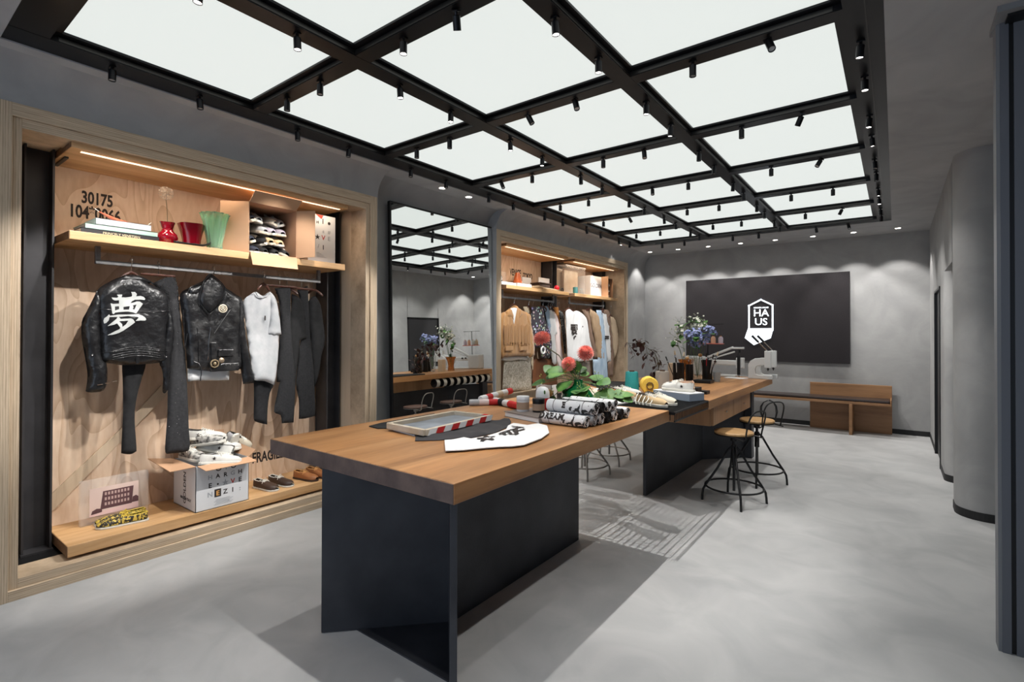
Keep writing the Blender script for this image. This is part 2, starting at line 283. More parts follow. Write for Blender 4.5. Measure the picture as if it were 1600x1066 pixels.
# right wall: rounded blocks with two recesses (a doorway with a dark glass leaf, a round-arched niche)
def rblock(name, poly, z0=0, z1=3.11):
    o = struct(MB().prism(poly, z0, z1), name, M['plaster'], smooth=True, angle=30); return o
def rc(cx, cy, r, a0, a1, n=10): return [(cx+r*cos(R_(a0+(a1-a0)*i/n)), cy+r*sin(R_(a0+(a1-a0)*i/n))) for i in range(n+1)]
rblock('wall_right_near', rc(.61, 5.89, .2, 270, 180)+[(.41, 6.02)]+rc(.49, 6.02, .08, 180, 90)+[(4, 6.10), (4, 5.69)])
rblock('wall_right_middle', [(.41, 7.62)]+rc(.53, 7.09, .12, 180, 270)+[(4, 6.97), (4, 7.62)])
rblock('wall_right_far', [(.41, 8.55), (.41, 10), (4, 10), (4, 8.55)])
struct(MB().box(.85, 1.0, 6.1, 6.97, 0, 3.1), 'wall_right_niche', M['plaster'])
struct(MB().box(.41, 1.0, 6.09, 6.98, 2.2, 3.1), 'wall_right_lintel', M['plaster'])
struct(MB().box(.41, 1.0, 7.61, 8.56, 2.07, 3.1), 'wall_right_over_door', M['plaster'])
struct(MB().box(.43, .5, 7.62, 8.55, 0, 2.07), 'door_2', mat('dark_grey_door', (.03, .029, .031), .45), bevel=.002)
struct(MB().box(.4, .43, 7.60, 7.63, 0, 2.08).box(.4, .43, 8.54, 8.57, 0, 2.08).box(.4, .43, 7.6, 8.57, 2.06, 2.09), 'trim_2', M['black'])
for i, p in enumerate([[(.405, 5.9), (.405, 6.02), (.412, 6.02), (.412, 5.9)], [(.6, 5.684), (4, 5.684), (4, 5.692), (.6, 5.692)], [(.405, 7.1), (.405, 7.62), (.412, 7.62), (.412, 7.1)], [(.405, 8.57), (.405, 9.85), (.412, 9.85), (.412, 8.57)]]):
    struct(MB().prism(p, 0, .07), ['baseboard_right', 'baseboard_right_near', 'baseboard_right_middle', 'baseboard_right_far'][i], M['base'])
cb = MB(); cb.prism(rc(.53, 7.09, .126, 270, 180)+rc(.53, 7.09, .119, 180, 270), 0, .07)
pr_ = rc(.61, 5.89, .206, 270, 180)+rc(.61, 5.89, .199, 180, 270); cb.prism(pr_, 0, .07); struct(cb, 'baseboard_right_corner', M['base'])
# closing walls out of frame
struct(MB().box(4, 4.1, -3, 10, 0, 3.1), 'wall_right', M['plaster'])
# sliding glass door and its frame at the right edge of the shop
DW = mat('blue_grey_door_frame', (.125, .132, .15), .5, .1); DL = mat('pale_door_edge', (.20, .205, .215), .5)
d = thing('door_1', None, None, (.41, 3.43, 0)); d['kind'] = 'structure'
tag(MB().box(.398, .412, 3.43, 3.52, 0, 3.1).build('door_edge', DL, d), 'pale grey metal edge')
MB().box(.412, .444, 3.425, 3.52, 0, 3.1).build('door_frame', DW, d)
MB().box(.444, .462, 3.44, 3.52, 0, 3.1).build('door_gasket', M['black'], d)
MB().box(.462, 1.6, 3.43, 3.50, 0, 3.1).build('door_leaf', DW, d)
struct(MB().box(.39, 1.6, 3.30, 3.56, 3.07, 3.1), 'trim_3', DL); struct(MB().box(.43, 1.6, 3.34, 3.52, 3.06, 3.072), 'trim_4', M['black'])
# ---------------------------------------------------------------- luminous ceiling
G = thing('ceiling_light_grid', 'black steel ceiling grid with glowing white panels above the long tables', 'ceiling light', (-1.9, 4.6, 3.1))
bx = [(-3.78, -3.555), (-2.573, -2.40), (-1.423, -1.26), (-.246, -.042)]
by = [(.515, .722)]+[(y-.083, y+.083) for y in BY[1:-1]]+[(8.52, 8.72)]
fl = MB()
for a, b in bx: fl.box(a, b, GY0, GY1, 3.142, 3.155)
for a, b in by: fl.box(GX0+.001, GX1-.001, a, b, 3.1428, 3.1545)
fl.box(GX0-.004, GX0+.004, GY0, GY1, 3.11, 3.3).box(GX1-.004, GX1+.004, GY0, GY1, 3.11, 3.3).box(GX0, GX1, GY0-.004, GY0+.004, 3.11, 3.3).box(GX0, GX1, GY1-.004, GY1+.004, 3.11, 3.3)
fl.build('flange_frame', M['grid'], G)
st = MB(); lit_strip = MB(); SX = [(-3.78, -3.60), (-2.545, -2.43), (-1.395, -1.29), (-.20, -.042)]; SY = [(.515, .68)]+[(y-.045, y+.055) for y in BY[1:-1]]+[(8.55, 8.72)]
for a, b in SX: st.box(a, b, GY0, GY1, 3.108, 3.142); lit_strip.box(b-.002, b+.004, GY0+.2, GY1-.2, 3.113, 3.137)  # paler strips paint light onto the beam sides facing the camera
for a, b in SY: st.box(GX0+.001, GX1-.001, a, b, 3.1092, 3.1415); lit_strip.box(GX0+.2, GX1-.2, a-.004, a+.002, 3.113, 3.137)
lit_strip.box(-.115, -.11, GY0, GY1, 3.104, 3.108)
st.build('beam', M['grid'], G); lit_strip.build('beam_lit_strip', M['gridlit'], G)
for i in range(3):
    for j in range(7):
        MB().box(bx[i][1]-.01, bx[i+1][0]+.01, by[j][1]-.01, by[j+1][0]+.01, 3.156, 3.17).build('light_panel', M['lightpanel'], G)
# track spotlights: one built, the rest copied
lit = set((round(x, 2), round(y, 2)) for x, y in LAMPS)
def spot(loc, lab, grp, on, tilt=(0, 0, 0)):
    key = 'on' if on else 'off'
    if key not in SPOT:
        t = thing('track_spotlight', lab, 'spotlight', loc, 0, grp)
        MB().lathe([(.0165, -.045), (.0165, -.062), (.0195, -.062), (.0195, 0), (.015, .004)], n=16).build('lamp_barrel', M['grid'], t, smooth=True, world=False)
        MB().lathe([(.008, 0), (.008, .02)], n=8).box(-.02, .02, -.012, .012, .018, .024).build('lamp_mount', M['grid'], t, world=False)
        MB().lathe([(0, -.054), (.0165, -.054), (.0165, -.057), (0, -.057)], n=16).build('lens', M['lens'] if on else M['lensdim'], t, world=False)
        t.rotation_euler = tilt; SPOT[key] = t; return t
    return dup(SPOT[key], loc, tilt, lab, grp)
SPOT = {}
beam = ['alcove-side edge beam', 'inner long beam nearer the alcoves', 'inner long beam nearer the right wall', 'right-wall edge beam']
rown = ['nearest', 'second', 'third', 'middle', 'fifth', 'sixth', 'farthest']
crs = ['first', 'second', 'third', 'fourth', 'fifth', 'sixth', 'farthest']; coln = ['alcove-side', 'middle', 'right-wall']
for i, x in enumerate(BX):
    for j in range(7):
        for q in (.25, .72):
            y = round(by[j][1]+(by[j+1][0]-by[j][1])*q, 2)
            on = any(abs(x-a) < .05 and abs(y-b) < .5 for a, b in lit) and (i in (1, 2, 3)) and (j < 3 or i == 3)
            spot((x, y, 3.083), 'spotlight on the %s, %s panel row, %s of pair' % (beam[i], rown[j], 'nearer' if q < .5 else 'farther'), 'spotlights on the '+beam[i], on, (random.uniform(-.1, .1), random.uniform(-.1, .1), 0))
for j in range(1, 8):
    y = BY[j] if j < 7 else 8.63
    for i in range(3):
        for q in (.33, .72):
            x = bx[i][1]+(bx[i+1][0]-bx[i][1])*q; tl = (random.uniform(-.4, .5), random.uniform(-.5, .5), 0) if random.random() < .25 else (0, 0, 0)
            spot((x, y, 3.083), 'black spotlight under the %s cross beam, %s column, %s one' % (crs[j-1], coln[i], 'alcove-side' if q < .5 else 'right-wall-side'), 'spotlights under the %s cross beam' % crs[j-1], j == 1 and i == 1, tl)
def downlight(x, y, lab, grp=None):
    t = thing('recessed_downlight', lab, 'downlight', (x, y, 3.1), 0, grp)
    MB().lathe([(.034, -.001), (.046, -.003), (.046, 0)], (x, y, 3.1), 20).build('trim_ring', M['ceil'], t, smooth=True)
    MB().lathe([(0, -.0015), (.036, -.0015)], (x, y, 3.1), 20).build('lit_disc', M['down'], t)
    return t
dl = downlight(DOWN[0][0], DOWN[0][1], 'recessed downlight over the back wall, first from the alcove corner', 'downlights along the back wall')
for (x, y), n_ in zip(DOWN[1:], ('second', 'third', 'fourth', 'fifth', 'sixth', 'seventh', 'last')): dup(dl, (x, y, 3.1), label='recessed downlight over the back wall, %s from the alcove corner' % n_)
for (x, y), l in zip(DOWN2, ('recessed downlight above the mirror, nearer the big alcove of leather jackets', 'recessed downlight above the mirror, nearer the far clothes alcove', 'dim recessed downlight above the far end of the second alcove')): dup(dl, (x, y, 3.1), label=l)['group'] = 'downlights above the left wall'
# ================================================================ ALCOVES
def alcove(y0, y1, who, bays, cols):
    """y0,y1 outer frame; bays = [(ya, yb)] shelves; cols = [y] steel columns"""
    f = thing('plywood_frame', 'stepped plywood frame around the %s' % who, 'alcove frame', (-4.05, (y0+y1)/2, 0)); X = -4.048
    o, s = .076, .044; a0, a1 = y0+o, y1-o; b0, b1 = a0+s, a1-s
    for nm, mt, xa, P4 in (('outer_upright', 'plyY', X, ((y0, a0, 0, 2.868), (a1, y1, 0, 2.868))), ('outer_rail', 'plyZ', X, ((a0, a1, 2.792, 2.868), (a0, a1, 0, .06))),
                           ('inner_upright', 'plyY', X-.018, ((a0, b0, .06, 2.792), (b1, a1, .06, 2.792))), ('inner_rail', 'plyZ', X-.018, ((b0, b1, 2.735, 2.792), (b0, b1, .06, .115)))):
        for q in P4: MB().box(-4.3, xa, *q).build(nm, M[mt], f, bevel=.002)
    MB().box(-4.72, -4.3, b0-.03, b0, .06, 2.80).box(-4.72, -4.3, b1, b1+.03, .06, 2.80).box(-4.72, -4.3, b0, b1, 2.755, 2.80).build('lining', M['plyface'], f); MB().box(-4.72, -4.16, b0, b1, .06, .1142).build('shaded_floor_lining', M['black'], f)  # floor lining coloured black to stand for the shade under the low shelf
    MB().box(-4.75, -4.72, y0+.02, y1-.02, .06, 2.8).build('backing', M['black'], f)
    return f, b0, b1
def column(y, lab):
    m = MB(); m.box(-4.63, -4.44, y-.074, y-.063, .128, 2.752).box(-4.63, -4.44, y+.063, y+.074, .128, 2.752).box(-4.545, -4.53, y-.063, y+.063, .128, 2.752)
    t = thing('steel_column', lab, 'steel column', (-4.53, y, .115)); m.build('profile', M['hsteel'], t)
    MB().box(-4.645, -4.42, y-.078, y+.078, .115, .127).build('foot_plate', M['hsteel'], t); return t
def shelf(ya, yb, z0, z1, name, lab, cat, led=False, xf=-4.13):
    t = thing(name, lab, cat, (-4.38, (ya+yb)/2, z0))
    MB().box(-4.654, xf, ya, yb, z0, z1).build('board', M['oak'], t, bevel=.003)
    e = MB().box(-4.64, xf-.004, ya-.0015, ya, z0+.003, z1-.003)
    e.build('end_grain', M['oakend'], t)
    if led:
        MB().box(xf-.075, xf-.05, ya+.06, yb-.05, z0-.004, z0+.001).build('led_strip', M['led'], t)
        MB().box(-4.62, -4.35, ya+.02, ya+.04, z0-.012, z0).build('fixing_bracket', M['black'], t)
        lamp('AREA', (xf-.062, (ya+yb)/2, z0-.012), 3.2*(yb-ya), (xf-.2, (ya+yb)/2, z0-1), sx=yb-ya-.1, sy=.03, color=(1, .8, .6))
    return t
def rail(ya, yb, zt, lab, x=-4.34):
    t = thing('clothes_rail', lab, 'clothes rail', (x, ya, zt)); MB().box(x-.014, x+.014, ya, yb, zt-.12, zt-.092).build('crossbar', M['rod'], t, bevel=.002)
    for y in (ya, yb-.028): MB().box(x-.014, x+.014, y, y+.028, zt-.092, zt).build('drop_bracket', M['rod'], t, bevel=.002)
    return t
alcove(.53, 3.185, 'near clothes alcove with two leather jackets', 0, 0)
column(.796, 'black steel column at the near end of the leather jacket alcove'); column(2.968, 'black steel column behind the black trousers, beside the mirror end')
bp = thing('back_panel', 'pine plywood panel with bold grain behind the leather jackets', 'wall panel', (-4.66, 1.9, .115))
MB().box(-4.68, -4.655, .72, 3.04, .116, 2.752).build('board', M['plyfig'], bp)
br = MB().xprism([(.905, .30), (1.62, 1.07), (2.2, 1.70), (2.13, 1.77), (1.276, .80), (.905, .43)], -4.655, -4.64); br.build('diagonal_batten', M['plyface'], bp, bevel=.003)
def stencil(s, size, y, z, x, parent, m=None, name='stencil_lettering', bold=.0035, sx=1): return text_mb(s, size, .0015, bold=bold).xf(FX(x, y, z) @ Matrix.Diagonal((sx, 1, 1, 1))).build(name, m or M['stencil'], parent)
stencil('30175', .12, 1.055, 2.475, -4.654, bp, sx=.62); stencil('104*0066', .125, .985, 2.365, -4.654, bp, sx=.62); stencil('FRAGILE', .13, 2.28, .36, -4.654, bp, sx=.62)
shelf(.88, 2.888, 2.70, 2.752, 'canopy_board', 'oak canopy board with a warm light strip over the leather jacket alcove', 'canopy', True, -4.10)
shelf(.88, 2.88, 2.13, 2.185, 'shelf', 'oak shelf carrying the red vases, books and box of shoes', 'shelf')
shelf(.885, 2.885, .135, .205, 'bench_shelf', 'low oak shelf under the leather jackets with shoes on it', 'shelf')
rail(1.06, 2.75, 2.13, 'square steel clothes rail holding the leather jackets')
alcove(5.052, 9.03, 'far clothes alcove with two bays', 0, 0)
column(7.05, 'black steel column between the two bays of the far alcove'); column(8.80, 'black steel column at the far end of the far alcove'); column(5.255, 'black steel column hidden behind the tan suede jacket')
for (a, b, l) in ((5.20, 6.98, 'pale plywood panel behind the tan suede jacket bay'), (7.12, 8.9, 'pale plywood panel behind the white shirts bay')):
    t = thing('back_panel', l, 'wall panel', (-4.66, a, .115)); MB().box(-4.68, -4.655, a, b, .116, 2.752).build('board', M['plyfig'], t)
    if a < 6: stencil('VENICE', .14, 5.88+.25, 2.42, -4.654, t, sx=.6); stencil('-TOKYO', .12, 6.45, 2.40, -4.654, t, sx=.6)
shelf(5.34, 6.94, 2.70, 2.752, 'canopy_board', 'oak canopy board with light strip over the tan suede jacket bay', 'canopy', True, -4.11)
shelf(7.15, 8.72, 2.70, 2.752, 'canopy_board', 'oak canopy board with light strip over the white shirts bay', 'canopy', True, -4.11)
shelf(5.34, 6.96, 2.135, 2.185, 'shelf', 'oak shelf above the tan suede jacket, holding books and orange vase', 'shelf', xf=-4.11)
shelf(7.14, 8.72, 2.135, 2.185, 'shelf', 'oak shelf above the white shirts, holding the acrylic case', 'shelf', xf=-4.11)
rail(5.42, 6.74, 2.135, 'steel clothes rail above the tan suede jacket', -4.26); rail(7.20, 8.42, 2.135, 'steel clothes rail above the white shirts', -4.26)
shelf(5.34, 6.96, .135, .205, 'bench_shelf', 'low oak shelf at the foot of the suede jacket bay', 'shelf'); shelf(7.14, 8.72, .135, .205, 'bench_shelf', 'low oak shelf at the foot of the white shirts bay', 'shelf')
# ---------------------------------------------------------------- mirror
t = thing('wall_mirror', 'tall black-edged mirror leaning on the wall between the two alcoves', 'mirror', (-4.06, 4.22, .02)); th = .023
mm = Matrix.Translation((-4.058, 0, 0.01)) @ Matrix.Rotation(-th, 4, 'Y')
MB().box(-.012, 0, 3.415, 5.035, 0, 2.868).xf(mm).build('mirror_glass', M['mirror'], t); MB().box(-.03, .006, 3.395, 3.415, 0, 2.88).box(-.03, .006, 3.4, 5.035, 2.868, 2.885).box(-.03, -.013, 3.40, 5.035, 0, 2.87).xf(mm).build('mirror_frame', M['black'], t)
# ---------------------------------------------------------------- back wall: felt panel with neon sign, bench
t = thing('sign_panel', 'large charcoal panel on the back wall behind the glowing sign', 'wall panel', (-1.9, 9.82, 1.8)); MB().box(-3.205, -.585, 9.80, 9.848, 1.055, 2.545).build('panel', M['panelwall'], t, bevel=.004)
t = thing('neon_sign', 'glowing white hexagonal sign with the word HAUS on the charcoal panel', 'sign', (-1.9, 9.79, 1.8))
def ribbon(mb, pts, w, y0, y1, closed=False):
    for a, b in zip(pts, pts[1:]+([pts[0]] if closed else [])):
        dx, dz = b[0]-a[0], b[1]-a[1]; L = math.hypot(dx, dz); nx, nz = -dz/L*w/2, dx/L*w/2; ex, ez = dx/L*w/2, dz/L*w/2
        P = [(a[0]-ex+nx, a[1]-ez+nz), (b[0]+ex+nx, b[1]+ez+nz), (b[0]+ex-nx, b[1]+ez-nz), (a[0]-ex-nx, a[1]-ez-nz)]
        mb.add([(x, y0, z) for x, z in P]+[(x, y1, z) for x, z in P], [(0, 1, 2, 3), (7, 6, 5, 4), (0, 4, 5, 1), (1, 5, 6, 2), (2, 6, 7, 3), (3, 7, 4, 0)])
    return mb
ribbon(MB(), [(-2.085, 1.60), (-2.085, 2.035), (-1.89, 2.135), (-1.705, 2.035), (-1.705, 1.60)], .022, 9.782, 9.798).build('outline_tube', M['sign'], t)
lo = [(-2.098, 1.632), (-1.692, 1.632), (-1.735, 1.46), (-2.005, 1.335), (-2.155, 1.46)]
MB().add([(x, 9.784, z) for x, z in lo]+[(x, 9.798, z) for x, z in lo], [(0, 1, 2, 3, 4), (9, 8, 7, 6, 5)]+[(i, (i+1) % 5, 5+(i+1) % 5, 5+i) for i in range(5)]).build('lower_plate', M['sign'], t)
for s, z, sz in (('HA', 1.845, .172), ('US', 1.69, .172)): text_mb(s, sz, .008, 'CENTER', bold=.001).xf(FY(-1.89, 9.795, z) @ Matrix.Diagonal((1.05, 1, 1, 1))).build('letters', M['sign'], t)
text_mb('GOLDEN GOOSE', .031, .006, 'CENTER', bold=.0004).xf(FY(-1.89, 9.795, 1.985)).build('letters', M['sign'], t)
t = thing('wall_bench', 'long low wooden bench with dark cushion under the charcoal panel', 'bench', (-1.5, 9.6, 0))
MB().box(-1.135, -.045, 9.72, 9.75, 0, .742).build('backboard', M['bench'], t, bevel=.003)
MB().box(-3.6, -.05, 9.31, 9.72, .47, .505).box(-.065, -.05, 9.33, 9.72, .505, .56).build('seat', M['bench'], t, bevel=.003)
MB().box(-3.55, -.07, 9.33, 9.70, .506, .548).build('cushion', mat('dark_brown_leatherette', (.03, .02, .018), .35, bump=.1), t, bevel=.012)
MB().box(-.57, -.53, 9.31, 9.71, 0, .47).build('leg', M['bench'], t, bevel=.002); MB().box(-3.4, -3.36, 9.31, 9.71, 0, .47).build('leg', M['bench'], t, bevel=.002)
# ================================================================ TABLES
def steel_base(t, px, y0, y1, fl, H, near=True, far=False, th_=.03):
    """Y-shaped base of folded steel sheet: a spine and two splayed wings at one end"""
    MB().box(px-th_/2, px+th_/2, y0, y1, 0.004, H).build('spine_sheet', M['steel'], t, bevel=.002)
    ye = y0 if near else y1; yo = fl; s = -1 if near else 1
    for sg in (-1, 1):
        dx = .465*sg; L = math.hypot(dx, yo-ye); nx, ny = -(yo-ye)/L*th_/2, dx/L*th_/2
        MB().prism([(px+nx, ye+ny), (px+dx+nx, yo+ny), (px+dx-nx, yo-ny), (px-nx, ye-ny)], .004, H).build('wing_sheet', M['steel'], t, bevel=.002)
    k = .75
    MB().prism([(px, ye), (px+.465*k, ye+(yo-ye)*k), (px-.465*k, ye+(yo-ye)*k)], 0, .008).build('foot_plate', M['steel'], t)
T1 = thing('work_table', 'big oak-topped table with folded black steel base, nearest the camera', 'table', (-1.92, 2.45, 0))
MB().box(-2.574, -1.28, 1.355, 3.55, .922, 1.0).build('table_top', M['table'], T1, bevel=.003)
MB().box(-2.571, -1.283, 1.352, 1.355, .925, .997).build('end_grain', M['tableend'], T1)
steel_base(T1, -1.907, 2.0, 3.35, 1.525, .922)
T2 = thing('work_table', 'far oak table with two small drawers on black steel base', 'table', (-1.9, 5.7, 0)); Z2 = .985
MB().box(-2.57, -1.24, 4.36, 7.1, Z2-.075, Z2).build('table_top', M['table'], T2, bevel=.003)
steel_base(T2, -1.907, 4.63, 6.4, 6.91, .73, near=False)
MB().box(-2.0, -1.80, 6.3, 6.7, .70, .91).box(-1.5, -1.42, 6.80, 6.93, .004, .91).box(-2.39, -2.31, 6.80, 6.93, .004, .91).build('corner_post', M['steel'], T2)
DB = MB().box(-2.2, -1.30, 4.62, 6.05, .73, Z2-.076).build('drawer_case', M['drawer'], T2, bevel=.002)
for a, b in ((4.63, 5.33), (5.335, 6.04)):
    d = MB().box(-1.30, -1.275, a, b, .735, Z2-.08).build('drawer', M['drawer'], T2, bevel=.002)
    MB().lathe([(.004, 0), (.004, .012), (.011, .018), (.011, .024), (0, .027)], n=12, M=Matrix.Rotation(pi/2, 4, 'Y')).xf(Matrix.Translation((-1.275, (a+b)/2, .82))).build('knob', M['chrome'], d, smooth=True)
# black wire-mesh bridge between the two tables
B = thing('mesh_bridge', 'black steel wire mesh shelf bridging the two oak tables', 'mesh shelf', (-1.9, 3.95, .98)); m = MB()
for z in (.982,):
    for i in range(38): x = -2.5+i*(1.26/37); m.box(x-.0035, x+.0035, 3.552, 4.358, z, z+.004)
    for i in range(25): y = 3.556+i*(.80/24); m.box(-2.5, -1.24, y-.0035, y+.0035, z+.004, z+.008)
for i in range(38): x = -2.5+i*(1.26/37); m.box(x-.002, x+.002, 3.552, 3.556, .93, .99)
for i in range(25): y = 3.556+i*(.80/24); m.box(-1.244, -1.24, y-.002, y+.002, .93, .99).box(-2.5, -2.496, y-.002, y+.002, .93, .99)
m.build('wire_mesh', M['black'], B); MB().box(-2.5, -1.24, 3.552, 3.562, .97, .99).box(-2.5, -1.24, 4.35, 4.358, .97, .99).box(-1.25, -1.24, 3.56, 4.35, .978, .99).box(-1.25, -1.24, 3.56, 4.35, .92, .93).build('rim', M['black'], B)
# row of tape spools hanging under the far side of table 2
t0 = None
for i in range(9):
    y = 5.55+i*.15
    if t0 is None:
        t0 = thing('tape_spool', 'cream tape roll hanging under the far table, nearest the near table', 'spool', (-2.52, y, .84), 0, 'tape spools under the far table')
        MB().lathe([(.062, -.035), (.062, .035)], n=20, M=Matrix.Rotation(pi/2, 4, 'X')).build('roll', M['rub'], t0, smooth=True, world=False)
        for s in (-.045, .037): MB().lathe([(.066, s), (.066, s+.008)], n=20, M=Matrix.Rotation(pi/2, 4, 'X')).build('flange', M['black'], t0, smooth=True, world=False)
    else: dup(t0, (-2.52, y, .84), label='cream tape roll hanging under the far table, %s from the near table' % ['', 'second', 'third', 'fourth', 'fifth', 'sixth', 'seventh', 'eighth', 'last'][i])
tag(MB().box(-2.54, -2.50, 5.45, 6.85, .835, .845).build('spool_rod', M['black']), 'black rod carrying the tape spools under the far table', 'rod')
# ---------------------------------------------------------------- stools
def make_stool(lab, loc, rz=0, k=None, sm=None, hb_=(.03, .26)):
    t = thing('swivel_stool', lab, 'stool', loc, rz, 'metal stools with round wooden seats'); k = k or M['black']
    MB().lathe([(0, .622), (.16, .622), (.168, .63), (.168, .643), (.16, .65), (0, .652)], n=32).build('seat', sm or mat('stool_seat_wood', (.42, .24, .10), .45, col2=(.56, .35, .16), scale=6, stretch=(1, 7, 1)), t, smooth=True, world=False)
    MB().lathe([(.17, .615), (.17, .622), (0, .622)], n=32).lathe([(.03, .56), (.03, .615)], n=12).build('seat_plate', k, t, smooth=True, world=False)
    MB().tube([(0, 0, .10), (0, 0, .62)], .013, 10).tube([(0, 0, .36), (0, 0, .52)], .024, 12).build('screw_column', k, t, smooth=True, world=False)
    for q in range(4):
        a = pi/4+q*pi/2; c_, s_ = cos(a), sin(a)
        MB().tube([(.02*c_, .02*s_, .50), (.05*c_, .05*s_, .47), (.15*c_, .15*s_, .29), (.245*c_, .245*s_, .145), (.268*c_, .268*s_, .10), (.275*c_, .275*s_, .05), (.278*c_, .278*s_, 0)], .0105, 10).build('leg', k, t, smooth=True, world=False)
    MB().tube([(.247*cos(2*pi*i/40), .247*sin(2*pi*i/40), .14) for i in range(40)], .009, 8, closed=True).build('foot_ring', k, t, smooth=True, world=False)
    hb = []
    for i in range(25):
        a = pi*i/24; q = abs(cos(a))**.6*(1 if cos(a) > 0 else -1); hb.append((.19+.06*sin(a), .155*q*(1-.25*(1-sin(a))), .61+.25*sin(a)**.75))
    MB().tube([(.10, .13, .61), (.19, .15, .60)]+hb+[(.19, -.15, .60), (.10, -.13, .61)], .007, 8).build('back_hoop', k, t, smooth=True, world=False)
    return t
sA = make_stool('black metal stool with round wooden seat, nearer of the pair by the drawers', (-1.19, 4.98, 0), R_(-20))
sB = dup(sA, (-1.16, 5.80, 0), (0, 0, R_(-35)), 'black metal stool with round wooden seat, farther of the pair by the drawers')
M['greymetal'] = mat('grey_brown_metal', (.30, .28, .26), .35, .8)
sC = make_stool('grey metal stool with dark seat in the gap between tables, nearest the near table', (-2.72, 4.94, 0), R_(170), M['greymetal'], mat('dark_stool_seat', (.12, .07, .055), .5))
sD = dup(sC, (-2.76, 5.62, 0), (0, 0, R_(185)), 'grey metal stool with dark seat on the alcove side of the far table')
for s_ in (sC, sD): s_.scale = (1, 1, .88)
# cable loop hanging at the end of table 2
tag(MB().tube([(-1.26, 6.7+.0*i, .62+.0*i) if 0 else (-1.22+.09*sin(i*.52), 6.75+.05*cos(i*.9), .60+.14*cos(i*.52)) for i in range(25)], .006, 6).build('cable', M['black'], smooth=True), 'black cable loop hanging from the far end of the far table', 'cable')
# ================================================================ CLOTHES
def inpoly(x, y, P):
    c = False; n = len(P); j = n-1
    for i in range(n):
        if (P[i][1] > y) != (P[j][1] > y) and x < (P[j][0]-P[i][0])*(y-P[i][1])/(P[j][1]-P[i][1])+P[i][0]: c = not c
        j = i
    return c
def segd(x, y, P):
    b = 9
    for i in range(len(P)):
        ax, ay = P[i-1]; bx_, by_ = P[i]; dx, dy = bx_-ax, by_-ay; L = dx*dx+dy*dy
        t = 0 if L == 0 else max(0, min(1, ((x-ax)*dx+(y-ay)*dy)/L)); d = math.hypot(x-ax-t*dx, y-ay-t*dy); b = d if d < b else b
    return b
def smooth_poly(P, k=3):
    out = []; n = len(P)
    for i in range(n):
        a, b, c, d = P[i-1], P[i], P[(i+1) % n], P[(i+2) % n]
        v1 = (b[0]-a[0], b[1]-a[1]); v2 = (c[0]-b[0], c[1]-b[1]); v3 = (d[0]-c[0], d[1]-c[1])
        def ang(u, v):
            l = math.hypot(*u)*math.hypot(*v); return (u[0]*v[0]+u[1]*v[1])/l if l > 1e-9 else 1
        m1 = .5 if ang(v1, v2) > .3 else 0; m2 = .5 if ang(v2, v3) > .3 else 0
        for q in range(k):
            t = q/k; h1 = 2*t**3-3*t*t+1; h2 = -2*t**3+3*t*t; h3 = t**3-2*t*t+t; h4 = t**3-t*t
            out.append(tuple(h1*b[e]+h2*c[e]+h3*m1*(c[e]-a[e])+h4*m2*(d[e]-b[e]) for e in (0, 1)))
    return out
def fill(P, h=.02, holes=()):
    pts = list(P); ed = [(i, (i+1) % len(P)) for i in range(len(P))]
    for H in holes: o = len(pts); pts += list(H); ed += [(o+i, o+(i+1) % len(H)) for i in range(len(H))]
    xs = [p[0] for p in P]; ys = [p[1] for p in P]; y = min(ys)+h/2; r = 0
    while y < max(ys):
        x = min(xs)+(h/2 if r % 2 else h)
        while x < max(xs):
            if inpoly(x, y, P) and segd(x, y, P) > h*.45 and not any(inpoly(x, y, H) or segd(x, y, H) < h*.4 for H in holes): pts.append((x, y))
            x += h
        y += h*.87; r += 1
    v, e, f = geometry.delaunay_2d_cdt([Vector(p) for p in pts], ed, [], 0, 1e-6)[:3]
    f = [t for t in f if inpoly(sum(v[i].x for i in t)/3, sum(v[i].y for i in t)/3, P) and not any(inpoly(sum(v[i].x for i in t)/3, sum(v[i].y for i in t)/3, H) for H in holes)]
    return [(p.x, p.y) for p in v], f
def puff(P, X, T=.03, W=.04, wr=.006, fq=(22, 4), h=.02, seed=0, k=3):
    """closed cloth shape from an outline in the y-z plane; returns the mesh and its front-surface function"""
    Q = smooth_poly(P, k) if k > 1 else P; v, f = fill(Q, h)
    def prof(y, z):
        d = segd(y, z, Q) if inpoly(y, z, Q) else 0; a = min(d/W, 1); s = math.sqrt(max(0, 1-(1-a)**2))
        n = noise.noise(Vector((y*fq[0]+seed, z*fq[1], seed*1.7)))+.5*noise.noise(Vector((y*fq[0]*2.1, z*fq[1]*2.3+seed, 3.1)))
        return s*T, n*wr*s
    m = MB(); n = len(v); fr = []; bk = []
    for y, z in v:
        s, q = prof(y, z); fr.append((X+s+q, y, z)); bk.append((X-s+q*.5, y, z))
    m.add(fr+bk, [tuple(t) for t in f]+[tuple(i+n for i in t)[::-1] for t in f])
    m.surf = lambda y, z: X+sum(prof(y, z)); return m
def decal(P, surf, off=.003, holes=(), h=.012, smooth=1):
    Q = smooth_poly(P, smooth) if smooth > 1 else P; v, f = fill(Q, h, holes)
    return MB().add([(surf(y, z)+off, y, z) for y, z in v], [tuple(t) for t in f])
